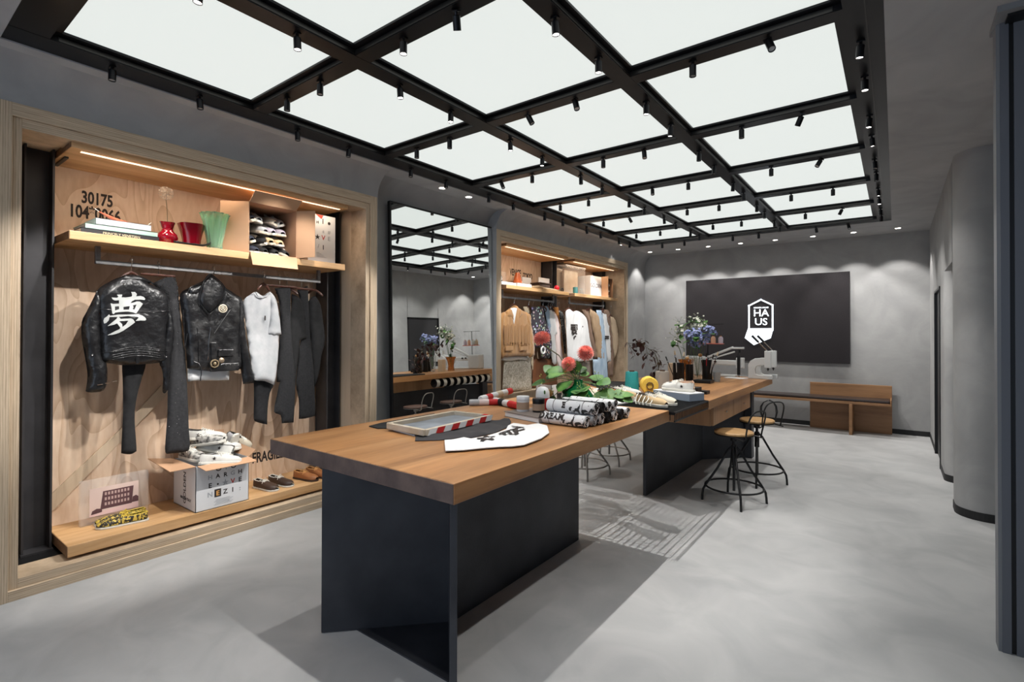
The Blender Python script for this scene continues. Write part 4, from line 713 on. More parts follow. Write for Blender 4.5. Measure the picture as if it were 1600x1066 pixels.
def strk(pts):
    for a, e in zip(pts, pts[1:]):
        A = (y0+(y1-y0)*a[0], z0+(z1-z0)*a[1]); E_ = (y0+(y1-y0)*e[0], z0+(z1-z0)*e[1]); L = math.hypot(E_[0]-A[0], E_[1]-A[1]); nx, nz = -(E_[1]-A[1])/L*.013, (E_[0]-A[0])/L*.013
        q = decal([(A[0]+nx, A[1]+nz), (E_[0]+nx, E_[1]+nz), (E_[0]-nx, E_[1]-nz), (A[0]-nx, A[1]-nz)], b.surf, .006, h=.03); gm.add(q.v, q.f)
for s in ([(0, 1), (1, 1)], [(.08, .95), (.08, .65)], [(.92, .95), (.92, .65)], [(0, .64), (1, .64)], [(.35, .95), (.35, .68)], [(.65, .95), (.65, .68)], [(.1, .8), (.9, .8)], [(.15, .5), (.9, .5)], [(.5, .6), (.2, .3)], [(.3, .45), (.9, .2)], [(.8, .48), (.3, .1)], [(.1, .3), (.8, .33)], [(.55, -.25), (.45, -.1)], [(.45, -.1), (.75, .02)]): strk(s)
gm.build('black_graphic', M['stencil'], W_)
a = at_(870+255/6.27, 450+380/6.27, -4.15); MB().sph((-4.152, a[0], a[1]), .014, 8, 6, (.3, 1, 1)).build('button_badge', M['stencil'], W_)
for i, (x) in enumerate((110,)): pass
t, b = fg('jacket', 'brown jacket hanging behind the white graphic shirt', 'jacket', 'brownj', M['brown'], T=.02, w_=.12)
t, b = fg('jacket', 'tan jacket hanging between the brown jacket and pale jeans', 'jacket', 'tanj', M['tan'], T=.025, w_=.12)
t, b = fg('trousers', 'taupe trousers hanging below the white graphic shirt', 'trousers', 'graypants', M['taupe'], T=.016)
t, b = fg('jeans', 'long pale blue jeans hanging in the second bay', 'jeans', 'denim2', M['bluedenim'], T=.016, clip=True)
t, b = fg('t_shirt', 'white T-shirt with two dark sleeve stripes', 't-shirt', 'wtee3', M['white'], T=.016, w_=.06)
for y_ in (470, 488):
    a = at_(870+478/6.27, 450+y_/6.27, -4.18); e = at_(870+512/6.27, 450+(y_+12)/6.27, -4.18); MB().box(-4.19, -4.18, a[0], e[0], e[1], a[1]).build('sleeve_stripe', M['stencil'], t)
t, b = fg('coat', 'long brown coat hanging behind the striped-sleeve T-shirt', 'coat', 'brown2', M['brown'], T=.016, w_=.07)
t, b = fg('jacket', 'light tan jacket hanging last in the second bay', 'jacket', 'tan2', mat('light_tan_cloth', (.50, .38, .26), .85), T=.02, w_=.08)
# ================================================================ SHOES
ST = [(0, .016, .058, .0), (.04, .028, .066, .018), (.15, .033, .060, .024), (.30, .034, .056, .023), (.42, .037, .060, .012), (.52, .041, .060, 0), (.66, .045, .050, 0), (.8, .047, .046, 0), (.92, .040, .038, 0), (1, .018, .022, 0)]
def make_shoe(name, label, mats, loc, rot, group=None, L=.285, low=1.0, boat=False, cat='shoe', laces=True, star=False):
    """toe towards +x, sole on z=0"""
    t = thing(name, label, cat, loc, 0, group); t.rotation_euler = rot; up, sole, lace, ins = mats
    m = MB(); n = 7; vs = []; zb = .018
    for (tt, w_, h, g) in ST:
        h = h*low
        row = []
        for sd in (-1, 1):
            for i in range(n):
                a = i/(n-1); y = sd*(g+(w_-g)*cos(a*pi/2)**.75); z = zb+h*sin(a*pi/2)**.85; row.append((tt*L, y, z))
        vs += row
    fs = []
    for k in range(len(ST)-1):
        for sd in range(2):
            for i in range(n-1): o = k*2*n+sd*n+i; q = (o, o+1, o+1+2*n, o+2*n); fs.append(q if sd else q[::-1])
    m.add(vs, fs); m.build('upper', up, t, smooth=True, world=False, angle=70, sub=1)
    ol = [(tt*L, w_*1.1) for tt, w_, h, g in ST]; ol[0] = (-.006, .018); ol[-1] = (L*1.02, .012)
    MB().prism([(x, -y) for x, y in ol]+[(x, y) for x, y in ol[::-1]], 0, .014 if boat else .021).build('sole', sole, t, world=False, bevel=.004)
    MB().prism([(tt*L, -w_*.9) for tt, w_, h, g in ST[:6]]+[(tt*L, w_*.9) for tt, w_, h, g in ST[:6][::-1]], .026, .030).build('insole', ins, t, world=False)
    MB().tube([(tt*L, g+.001, zb+h*low) for tt, w_, h, g in ST[:6]]+[(tt*L, -g-.001, zb+h*low) for tt, w_, h, g in ST[:6][::-1]], .0035, 6, closed=True).build('collar', lace if boat else ins, t, smooth=True, world=False)
    if laces:
        lm = MB(); f = lambda tt: next(zb+low*(a[2]+(b[2]-a[2])*(tt-a[0])/(b[0]-a[0])) for a, b in zip(ST, ST[1:]) if a[0] <= tt <= b[0])
        for i in range(2 if boat else 5):
            tt = .43+i*.052; z = f(tt)+.002; z2 = f(tt+.045)+.002
            lm.tube([(tt*L, -.021, z-.007), (tt*L+.006, 0, z+.004), ((tt+.045)*L, .021, z2-.007)], .0026, 5); lm.tube([(tt*L, .021, z-.007), (tt*L+.006, 0, z+.004), ((tt+.045)*L, -.021, z2-.007)], .0026, 5)
        z = f(.45)+.006
        for sd in (-1, 1):
            lm.tube([(.43*L, 0, z), (.40*L, sd*.015, z+.010), (.38*L, sd*.034, z+.004), (.42*L, sd*.030, z-.004), (.43*L, 0, z)], .0024, 5); lm.tube([(.43*L, 0, z), (.47*L, sd*.02, z+.002), (.5*L, sd*.038, z-.02)], .0022, 5)
        lm.build('laces', lace, t, smooth=True, world=False)
    if boat: MB().tube([(.47*L, -.028, .06*low), (.6*L, -.026, .06*low+.006), (.74*L, -.014, .050*low+.006), (.78*L, 0, .048*low+.006), (.74*L, .014, .050*low+.006), (.6*L, .026, .06*low+.006), (.47*L, .028, .06*low)], .003, 6).build('apron_seam', up, t, smooth=True, world=False)
    if star:
        for sd in (-1, 1):
            P = []
            for i in range(10): a = pi/2+i*pi/5; r = .014 if i % 2 == 0 else .006; P.append((.33*L+r*cos(a), .045+r*sin(a)))
            q = MB().prism(P, 0, .003).xf(Matrix(((1, 0, 0, 0), (0, 0, -sd, sd*.0375), (0, 1, 0, 0), (0, 0, 0, 1)))); q.build('side_star', M['stencil'] if star is True else star, t, world=False)
    return t
SH = dict(wht=mat('white_shoe_leather', (.66, .65, .61), .6, col2=(.5, .49, .46), scale=12), snk=mat('scuffed_grey_print', (.48, .46, .42), .6, col2=(.09, .09, .085), scale=26, contrast=(.42, .58)), gry=mat('grey_shoe_canvas', (.30, .30, .31), .7, col2=(.45, .44, .43), scale=14),
          nvy=mat('dark_navy_leather', (.025, .03, .045), .5), blk=mat('black_shoe_leather', (.015, .015, .016), .45), slv=mat('silver_shoe_leather', (.42, .44, .45), .35, .4), tan=mat('beige_suede', (.50, .36, .20), .85), crm=mat('cream_canvas', (.62, .56, .45), .8),
          leo=mat('yellow_black_print', (.02, .018, .014), .5, col2=(.55, .40, .07), scale=75, contrast=(.5, .56)), brn=mat('dark_brown_leather_shoe', (.055, .032, .022), .45), cog=mat('cognac_leather', (.34, .13, .045), .45), lin=mat('dark_shoe_lining', (.06, .055, .05), .8), linb=mat('peach_shoe_lining', (.5, .30, .20), .8), yl=mat('yellow_laces', (.62, .45, .06), .8), orl=mat('orange_laces', (.60, .30, .10), .8), prp=mat('mauve_leather', (.33, .29, .33), .6))
# ================================================================ NEAR ALCOVE: shelf
def book(label, x0, x1, y0, y1, z0, z1, cover, txt=None, tcol='paper', rz=0, name='book', front='X', ts=.6):
    cx, cy = (x0+x1)/2, (y0+y1)/2; t = thing(name, label, 'book', (cx, cy, z0), 0)
    a, b, e = (x1-x0)/2, (y1-y0)/2, .002
    h = z1-z0; MB().box(-a, a, -b, b, 0, e*1.5).box(-a, a, -b, b, h-e*1.5, h).box(*((a-.003, a, -b, b) if front == 'X' else (-a, a, -b, -b+.003)), 0, h).build('cover', cover, t, world=False)
    MB().box(-a+.004, a-.004, -b+.004, b-.004, e*1.5, h-e*1.5).build('pages', M['paper'], t, world=False)
    if txt: text_mb(txt, h*ts, .0006, 'CENTER').xf(FX(a+.0006, 0, h*.28) if front == 'X' else FY(0, -b-.0006, h*.28)).build('spine_lettering', M[tcol], t, world=False)
    t.rotation_euler = (0, 0, rz); return t
gold = M['gold'] = mat('gold_ink', (.55, .5, .32), .6); M['dkgrey'] = mat('dark_grey_ink', (.3, .3, .32), .7)
book('thick black book at the bottom of the stack beside the red vases', -4.50, -4.19, .95, 1.385, 2.185, 2.222, mat('black_book_cloth', (.015, .015, .018), .6), 'PRINCELY VENETIAN', 'gold')
book('mint green book in the middle of the stack on the oak shelf', -4.49, -4.20, .975, 1.38, 2.222, 2.256, mat('mint_cover', (.38, .56, .47), .6), 'CLASSIC VENICE', 'paper')
book('white and grey book on top of the stack on the oak shelf', -4.47, -4.20, 1.03, 1.34, 2.256, 2.30, mat('pale_cover', (.60, .62, .66), .5, col2=(.5, .52, .56), scale=9), 'VENICE', 'dkgrey')
t = thing('bird_figurine', 'small orange-red bird figurine with long beak lying on the top book', 'figurine', (-4.32, 1.18, 2.30)); rc_ = mat('orange_red_lacquer', (.42, .10, .05), .3)
MB().tube([(-4.30, 1.07, 2.36), (-4.30, 1.12, 2.338), (-4.31, 1.17, 2.318), (-4.32, 1.24, 2.311), (-4.33, 1.30, 2.312)], [.003, .010, .016, .011, .004], 10).build('body', rc_, t, smooth=True)
MB().tube([(-4.33, 1.30, 2.312), (-4.335, 1.36, 2.32), (-4.34, 1.385, 2.345)], .002, 6).tube([(-4.30, 1.07, 2.36), (-4.30, 1.045, 2.378)], .002, 6).build('beak', M['rub'], t, smooth=True)
t = thing('red_vase', 'round red glass vase holding one dried dandelion', 'vase', (-4.27, 1.465, 2.185))
MB().lathe([(.02, .001), (.045, .004), (.062, .03), (.068, .055), (.06, .08), (.04, .10), (.034, .115), (.045, .15), (.052, .165), (.048, .165), (.03, .118), (.03, .11), (0, .1)], (0, 0, 0), 32, wob=lambda a, z: .10*max(0, (z-.12)/.045)*sin(4*a)).build('vessel', M['red'], t, smooth=True, world=False)
t = thing('dried_dandelion', 'dried dandelion head on a thin stem in the round red vase', 'dried flower', (-4.27, 1.465, 2.30))
MB().tube([(-4.27, 1.467, 2.297), (-4.272, 1.462, 2.45), (-4.275, 1.455, 2.535)], .0022, 6).build('stem', M['stem'], t, smooth=True)
dm = MB(); random.seed(2)
for i in range(170):
    z_ = random.uniform(-1, 1); a = random.uniform(0, 2*pi); r = math.sqrt(1-z_*z_); d = Vector((r*cos(a), r*sin(a), z_)); c0 = Vector((-4.275, 1.455, 2.565)); p = c0+d*.046
    dm.tube([c0+d*.006, p], .0005, 3, caps=False); dm.sph(p, .0026, 5, 3)
dm.build('seed_head', mat('dried_seeds', (.42, .34, .27), .9), t)
t = thing('red_vase', 'tall flared red glass vase with wavy rim', 'vase', (-4.27, 1.625, 2.185))
MB().lathe([(.04, .001), (.058, .004), (.062, .06), (.075, .12), (.092, .178), (.088, .178), (.07, .12), (.056, .06), (.05, .012), (0, .012)], n=40, wob=lambda a, z: .05*(z/.178)**2*sin(5*a)).build('vessel', M['red'], t, smooth=True, world=False)
t = thing('black_dish', 'small black boat-shaped dish in front of the red vases', 'dish', (-4.18, 1.60, 2.185))
dm = MB(); P = []
for i in range(21):
    u = -1+i/10; w_ = .035*math.sqrt(max(0, 1-u*u))+.001; z = .004+.035*max(0, u)**3+.01*max(0, -u)**3
    P.append([(-w_, .125*u, z+.012), (-w_*.6, .125*u, z), (w_*.6, .125*u, z), (w_, .125*u, z+.012)])
dm.add([p for r in P for p in r], [(i*4+j, i*4+j+1, i*4+j+5, i*4+j+4) for i in range(20) for j in range(3)]); dm.build('bowl', M['black'], t, smooth=True, world=False, solid=.003)
t = thing('green_vase', 'pale green ribbed glass vase flaring to a scalloped rim', 'vase', (-4.21, 1.765, 2.185))
MB().lathe([(.03, .001), (.052, .004), (.05, .05), (.062, .12), (.076, .21), (.092, .265), (.099, .275), (.086, .268), (.068, .21), (.055, .12), (.042, .05), (.035, .02), (0, .02)], n=72, wob=lambda a, z: (.05+.05*z/.27)*sin(12*a)).build('vessel', M['grnglass'], t, smooth=True, world=False)
# cardboard box on its side, full of shoes
CX = thing('cardboard_box', 'brown cardboard box on its side on the oak shelf, open and full of shoes', 'box', (-4.38, 2.2, 2.185)); K = M['card']
MB().box(-4.60, -4.15, 1.995, 2.0, 2.187, 2.60).box(-4.60, -4.15, 2.40, 2.405, 2.187, 2.60).box(-4.60, -4.15, 1.995, 2.405, 2.187, 2.191).box(-4.60, -4.15, 1.995, 2.405, 2.596, 2.60).box(-4.604, -4.60, 1.995, 2.405, 2.187, 2.60).build('carton', M['cardin'], CX)
def flap(pts, nm='flap', parent=CX, m=None): return MB().quad(*pts).build(nm, m or K, parent, solid=.004)
flap([(-4.15, 1.995, 2.189), (-4.15, 1.995, 2.598), (-4.27, 1.83, 2.59), (-4.27, 1.83, 2.19)]); flap([(-4.15, 2.405, 2.189), (-4.15, 2.405, 2.598), (-4.02, 2.50, 2.60), (-4.02, 2.50, 2.20)])
flap([(-4.15, 2.0, 2.60), (-4.15, 2.40, 2.60), (-4.12, 2.44, 2.69), (-4.12, 2.03, 2.69)]); flap([(-4.15, 2.0, 2.19), (-4.15, 2.40, 2.19), (-4.122, 2.39, 2.188), (-4.122, 1.995, 2.188)]); flap([(-4.122, 1.995, 2.188), (-4.122, 2.39, 2.188), (-4.05, 2.36, 2.08), (-4.05, 1.98, 2.08)])
random.seed(11)
base = make_shoe('low_sneaker', 'navy low sneaker', (SH['nvy'], M['rub'], M['lace'], SH['lin']), (0, 0, 0), (0, 0, 0)); spare = base
mixes = [('nvy', 'dark navy'), ('blk', 'black'), ('gry', 'grey'), ('tan', 'beige'), ('slv', 'silver'), ('crm', 'cream'), ('prp', 'mauve'), ('blk', 'black')]
rows = ['bottom', 'second', 'third', 'top']; colw = ['against the near side', 'second along', 'third along', 'against the far side']; first = True
cols = [['blk', 'blk', 'blk', 'blk'], ['nvy', 'blk', 'tan', 'tan'], ['nvy', 'gry', 'prp', 'prp'], ['nvy', 'slv', 'crm', 'slv']]; cn = dict(blk='black', nvy='navy', tan='beige', gry='grey', prp='mauve', slv='silver', crm='cream')
for r in range(4):
    for c_ in range(4):
        x = -4.20+random.uniform(-.015, .015)-.02*r; y = 2.052+c_*.098; z = 2.228+r*.09
        L_ = 'toe of a %s shoe in the cardboard box, %s row, %s' % (cn[cols[r][c_]], rows[r], colw[c_]); rt = (random.uniform(-.5, .5), .12, random.uniform(-.15, .15))
        if first: o = base; o.location = (x-.285, y, z); o.rotation_euler = rt; o['label'] = L_; o['group'] = 'shoes packed in the cardboard box'; first = False
        else: dup(base, (x-.285, y, z), rt, L_, 'shoes packed in the cardboard box', mats={'upper': SH[cols[r][c_]], 'sole': [M['rub'], SH['crm']][(r+c_) % 2]})

def glyph(parent, s, size, y, z, x, m='stencil', bold=.001): return text_mb(s, size, .0008, 'CENTER', bold=bold).xf(FX(x, y, z)).build('printed_mark', M[m] if isinstance(m, str) else m, parent)
M['redink'] = mat('red_ink', (.5, .05, .03), .7); M['greyink'] = mat('grey_ink', (.35, .36, .38), .7); M['orink'] = mat('orange_ink', (.75, .38, .10), .7)
t = thing('white_box', 'closed white printed box at the far end of the oak shelf', 'box', (-4.45, 2.73, 2.185)); MB().box(-4.60, -4.27, 2.585, 2.868, 2.185, 2.64).build('carton', M['boxwhite'], t, bevel=.002)
xf = -4.2692
for s, y, z, sz, m in (('I', 2.735, 2.56, .07, 'stencil'), ('\u2022', 2.80, 2.535, .11, 'stencil'), ('H', 2.68, 2.555, .035, 'stencil'), ('#', 2.80, 2.475, .045, 'greyink'), ('\u00b1', 2.74, 2.475, .04, 'greyink'), ('\u2605', 2.68, 2.41, .055, 'stencil'), ('V', 2.74, 2.41, .06, 'redink'), ('E', 2.80, 2.41, .055, 'greyink'), ('/', 2.69, 2.33, .05, 'greyink'), ('I', 2.74, 2.32, .06, 'stencil')): glyph(t, s, sz, y, z, xf, m)
MB().add([(xf+.0008, 2.66, 2.638), (xf+.0008, 2.72, 2.60), (xf+.0008, 2.74, 2.638)], [(0, 1, 2)]).build('red_corner', M['redink'], t)
for i in range(5): MB().box(xf, xf+.0006, 2.67, 2.70+.02*(i % 3)+.05*(i > 2), 2.285-i*.01, 2.288-i*.01).build('small_print', M['greyink'], t)
# ---------------------------------------------------------------- near alcove: low shelf
ZS = .205
t = thing('acrylic_photo_block', 'clear acrylic block holding an old photograph of a building', 'picture', (-4.47, 1.22, ZS)); MB().box(-4.50, -4.46, 1.02, 1.42, ZS, .515).build('acrylic_block', M['acrylic'], t, bevel=.002)
ph = MB().box(-4.459, -4.4582, 1.07, 1.355, .26, .455).build('photograph', mat('sepia_photo_paper', (.62, .47, .42), .6), t); D_ = mat('sepia_dark', (.09, .04, .045), .7); Lt = mat('sepia_mid', (.45, .31, .28), .7); xq = -4.4579
MB().xprism([(1.13, .30), (1.145, .425), (1.325, .425), (1.315, .30)], xq-.0003, xq).build('photo_building', D_, ph)
for r in range(3):
    for q in range(8): MB().box(xq, xq+.0003, 1.155+q*.019, 1.166+q*.019, .395-r*.036, .415-r*.036).build('photo_window', Lt, ph)
MB().xprism([(1.078, .275), (1.085, .30), (1.11, .312), (1.14, .305), (1.14, .282)], xq, xq+.0003).build('photo_trees', D_, ph); MB().xprism([(1.315, .305), (1.32, .345), (1.34, .352), (1.355, .34), (1.355, .305)], xq, xq+.0003).build('photo_trees', D_, ph)
MB().xprism([(1.07, .262), (1.07, .275), (1.14, .287), (1.355, .302), (1.355, .262)], xq, xq+.0003).build('photo_street', mat('sepia_light', (.66, .44, .42), .7), ph)
ang = R_(60)
mY = (SH['leo'], M['rub'], SH['yl'], SH['lin'])
bA = make_shoe('boat_shoe', 'yellow and black patterned boat shoe at the shelf edge, before the old photograph', mY, (-4.27, 1.355, ZS), (0, 0, R_(-105)), 'yellow and black boat shoes', low=.72, boat=True)
dup(bA, (-4.36, 1.37, ZS), (0, 0, R_(-102)), 'yellow and black patterned boat shoe behind its pair, nearer the old photograph')
b1 = make_shoe('boat_shoe', 'dark brown boat shoe on the low shelf, nearer the white box', (SH['brn'], M['rub'], M['rub'], SH['lin']), (-4.44, 2.20, ZS), (0, 0, R_(12)), 'dark brown boat shoes', low=.85, boat=True, L=.27)
dup(b1, (-4.45, 2.335, ZS), (0, 0, R_(14)), 'dark brown boat shoe on the low shelf, farther from the white box')
b2 = make_shoe('boat_shoe', 'tan boat shoe with orange laces, nearer the dark brown pair', (SH['cog'], SH['brn'], SH['orl'], SH['lin']), (-4.43, 2.56, ZS), (0, 0, R_(14)), 'tan boat shoes', low=.85, boat=True, L=.27)
dup(b2, (-4.44, 2.69, ZS), (0, 0, R_(10)), 'tan boat shoe with orange laces, farther from the dark brown pair')
BX_ = thing('white_box', 'open white printed cardboard box heaped with sneakers on the low shelf', 'box', (-4.34, 1.81, ZS)); x0, x1, y0, y1, zt = -4.55, -4.145, 1.617, 2.005, .548
MB().box(x0, x1, y0, y0+.004, ZS, zt).box(x0, x1, y1-.004, y1, ZS, zt).box(x1-.004, x1, y0, y1, ZS, zt).box(x0, x0+.004, y0, y1, ZS, zt).box(x0, x1, y0, y1, ZS, ZS+.005).build('carton', M['boxwhite'], BX_)
flap([(x0, y0, zt), (x1, y0, zt), (x1+.01, y0-.17, zt+.0), (x0-.02, y0-.17, zt+.03)], parent=BX_); flap([(x1, y0+.01, zt), (x1, y1, zt), (x1+.10, y1+.015, zt-.022), (x1+.10, y0+.03, zt-.022)], parent=BX_)
flap([(x0, y0, zt), (x0, y1, zt), (x0-.04, y1, zt+.17), (x0-.04, y0, zt+.17)], parent=BX_)
flap([(x0, y1, zt), (x1, y1, zt), (x1+.01, y1+.05, zt+.05), (x0, y1+.06, zt+.07)], parent=BX_)
xf = x1+.0006; ym = (y0+y1)/2
for r, (s, z, sz) in enumerate(((u'OTO', .485, .055), (u'HARGH', .432, .045), (u'E\u2022\u2605VE', .368, .05), (u'NEZI:', .30, .05))):
    n = len(s)
    for i, ch in enumerate(s):
        m = 'redink' if ch == 'V' else 'greyink' if (r+i) % 3 == 1 or ch in 'N:' or r == 0 and i == 1 else 'stencil'; y = y0+.10+.055*i+(.06 if r == 0 else 0)
        if r == 3 and ch == 'E': MB().box(xf-.0004, xf+.0002, y-.024, y+.024, z-.012, z+.048).build('printed_square', M['stencil'], BX_); m = 'orink'
        glyph(BX_, ch, sz, y, z, xf+.0004, m)
for i in range(6): MB().box(xf, xf+.0005, ym-.05-.008*(i % 3), ym+.05+.012*((i*2) % 3), .268-i*.008, .2705-i*.008).build('small_print', M['greyink'], BX_)
text_mb('GOLDEN', .06, .0008, 'CENTER', bold=.001).xf(FY(-4.32, y0-.0006, .36) @ Matrix.Rotation(pi/2, 4, 'Z')).build('printed_mark', M['stencil'], BX_); text_mb('MADE IN ITALY', .028, .0008, 'CENTER', bold=.0006).xf(FY(-4.32, y0-.0006, .27)).build('printed_mark', M['stencil'], BX_)
heap = [(-4.52, 1.66, .56, 8, 0, 10, 'snk', 'grey printed sneaker lying at the near side of the heap'), (-4.47, 1.70, .64, 5, -8, 35, 'snk', 'grey printed sneaker in the middle of the heap'), (-4.46, 1.66, .70, 0, 4, 62, 'wht', 'white sneaker on top of the heap in the white box'),
        (-4.22, 1.90, .56, 20, -10, 215, 'wht', 'white laced sneaker at the front of the white box, by the flap'), (-4.20, 1.66, .545, -10, 6, 72, 'wht', 'white sneaker leaning over the front edge of the white box'), (-4.33, 2.0, .70, 0, 70, 200, 'gry', 'grey sneaker standing heel-up, its laces showing'),
        (-4.42, 1.76, .58, 0, 0, 75, 'wht', 'cream-soled sneaker under the heap, facing the far end'), (-4.42, 1.93, .64, 30, 20, 110, 'crm', 'cream sneaker at the far edge of the white box')]
wb = None
for i, (x, y, z, rx, ry, rz, m, l) in enumerate(heap):
    rt = (R_(rx), R_(ry), R_(rz))
    if wb is None: wb = make_shoe('sneaker', l, (SH['snk'], M['rub'], M['lace'], SH['lin']), (x, y, z), rt, 'sneakers heaped in the white box', laces=True, star=True)
    else: dup(wb, (x, y, z), rt, l, mats={'upper': SH[m]})
# ================================================================ FAR ALCOVE: shelves
ZF = 2.185
def P_at(x, y, X=-4.26): return at_(770+x/7.62, 380+y/7.62, X)
def prop(name, label, cat, x, y, z=ZF): return thing(name, label, cat, (x, y, z))
t = prop('picture_frame', 'clear frame with black and white picture on the shelf above the suede jacket', 'picture', -4.5, 5.66); MB().box(-4.52, -4.50, 5.52, 5.84, ZF, 2.42).build('acrylic_block', M['acrylic'], t); MB().box(-4.4995, -4.499, 5.60, 5.75, 2.27, 2.36).build('picture_print', mat('bw_print', (.02, .02, .02), .6, col2=(.5, .5, .5), scale=22, contrast=(.45, .55)), t)
book('white book lying at the near end of the far alcove shelf', -4.36, -4.16, 5.30, 5.62, ZF, ZF+.045, M['boxwhite']); book('red and white book beside the orange vase', -4.34, -4.15, 5.64, 5.98, ZF, ZF+.05, M['white'], 'VOGUE', 'redink')
t = prop('orange_vase', 'tapering orange glass vase on the far alcove shelf', 'vase', -4.40, 5.98); MB().lathe([(.055, 0), (.08, .01), (.07, .10), (.035, .22), (.03, .235), (.026, .22), (.06, .1), (.0, .02)], n=20).build('vessel', mat('orange_glass', (.55, .13, .04), .1, trans=.3), t, smooth=True, world=False)
t = prop('white_carton', 'plain white box behind the dark basket', 'box', -4.5, 6.22); MB().box(-4.6, -4.42, 6.13, 6.36, ZF, ZF+.19).build('carton', M['boxwhite'], t, bevel=.003)
t = prop('dark_basket', 'dark brown woven basket on the far alcove shelf', 'basket', -4.36, 6.47); MB().box(-4.44, -4.24, 6.34, 6.62, ZF, ZF+.10).build('basket_body', mat('dark_wicker', (.045, .025, .018), .8, col2=(.10, .06, .04), scale=60), t, bevel=.02); MB().box(-4.45, -4.23, 6.33, 6.63, ZF+.10, ZF+.118).build('lid', mat('dark_wicker_lid', (.06, .035, .025), .8), t, bevel=.006)
t = prop('driftwood', 'pale piece of driftwood lying along the shelf edge', 'driftwood', -4.18, 6.3); MB().tube([(-4.19, 6.02, ZF+.022), (-4.17, 6.2, ZF+.03), (-4.18, 6.4, ZF+.018), (-4.16, 6.6, ZF+.016), (-4.17, 6.74, ZF+.012)], [.012, .022, .018, .014, .008], 8).build('branch', mat('driftwood_grey', (.45, .36, .24), .8, col2=(.3, .22, .13), scale=30), t, smooth=True)
t = prop('card_folder', 'upright cream card folder before the steel column', 'folder', -4.45, 6.75); MB().box(-4.47, -4.46, 6.62, 6.93, ZF, ZF+.23).build('sheet', M['boxwhite'], t)
t = prop('red_ornament', 'small red egg-shaped ornament on a stand', 'ornament', -4.24, 6.80); MB().lathe([(.022, 0), (.024, .012), (.01, .022)], n=16).build('stand', M['black'], t, world=False); MB().sph((0, 0, .06), .042, 16, 12, (1, 1, 1.05)).build('egg', mat('red_lacquer', (.5, .01, .02), .25), t, smooth=True, world=False)
t = prop('black_ring_ornament', 'small black and cream ring-shaped ornament at the shelf end', 'ornament', -4.2, 6.90); MB().tube([(0, .028*cos(a), .034+.028*sin(a)) for a in [2*pi*i/20 for i in range(20)]], .008, 8, closed=True).build('ring', M['black'], t, smooth=True, world=False)
t = prop('wood_panel', 'plywood board standing upright at the near end of the second shelf', 'board', -4.5, 7.22); MB().box(-4.54, -4.52, 7.16, 7.42, ZF, 2.69).build('board', M['plyface'], t)
t = prop('acrylic_case', 'tall clear acrylic case with a cream fabric sheet inside', 'display case', -4.42, 7.6); MB().box(-4.51, -4.34, 7.24, 7.90, ZF, 2.66).build('clear_case', M['acrylic'], t, bevel=.003); MB().box(-4.44, -4.435, 7.34, 7.80, ZF+.03, 2.60).build('fabric_sheet', mat('cream_print', (.55, .44, .32), .8, col2=(.68, .60, .50), scale=6), t); MB().box(-4.515, -4.335, 7.235, 7.905, 2.66, 2.675).build('case_rim', mat('frosted_rim', (.8, .8, .82), .3), t)
t = prop('teal_tin', 'small teal tin in front of the acrylic case', 'tin', -4.2, 7.31); MB().lathe([(.038, 0), (.04, .005), (.04, .105), (.036, .11), (0, .11)], n=20).build('tin_body', mat('teal_enamel', (.06, .26, .26), .4), t, smooth=True, world=False)
t = prop('drinking_glass', 'clear drinking glass in front of the acrylic case', 'glass', -4.2, 7.52); MB().lathe([(0, .004), (.03, .004), (.034, .10), (.037, .10), (.033, 0), (0, 0)], n=20).build('tumbler', M['glass'], t, smooth=True, world=False)
t = prop('white_box', 'white box with black script on the second shelf of the far alcove', 'box', -4.4, 8.1); MB().box(-4.55, -4.25, 7.93, 8.34, ZF, 2.55).build('carton', M['boxwhite'], t, bevel=.003); text_mb('GOLDEN', .10, .001, 'CENTER', bold=.001).xf(FX(-4.249, 8.13, 2.35)).build('printed_mark', M['stencil'], t)
MB().box(-4.55, -4.12, 8.345, 8.352, ZF+.001, 2.56).build('open_flap', M['card'], t)
t = prop('cardboard_box', 'cardboard box on its side holding shoes at the end of the second shelf', 'box', -4.4, 8.55); MB().box(-4.6, -4.2, 8.36, 8.366, ZF, 2.55).box(-4.6, -4.2, 8.70, 8.706, ZF, 2.55).box(-4.6, -4.2, 8.36, 8.706, 2.545, 2.55).box(-4.61, -4.6, 8.36, 8.706, ZF, 2.55).build('carton', M['cardin'], t)
for r in range(3):
    for c_ in range(3): dup(wb, (-4.52, 8.43+c_*.10, ZF+.006+r*.11), (random.uniform(-.3, .3), 0, random.uniform(-.1, .1)), ('white and black shoe in the far alcove box, %s row, %s' % (['bottom', 'middle', 'top'][r], ['near side', 'middle', 'far side'][c_])), 'shoes in the far alcove box', mats={'upper': SH['snk'] if (r+c_) % 2 else SH['wht'], 'sole': SH['blk'] if r == 0 else M['rub']})
t = thing('wooden_crate', 'open plywood crate under the tweed skirt', 'crate', (-4.35, 5.5, .205)); MB().box(-4.6, -4.2, 5.40, 6.5, .205, .70).build('crate_body', M['plyface'], t); MB().quad((-4.2, 5.40, .70), (-4.2, 6.4, .70), (-3.98, 6.4, .76), (-3.98, 5.36, .76)).build('lid_flap', M['plyface'], t, solid=.01)
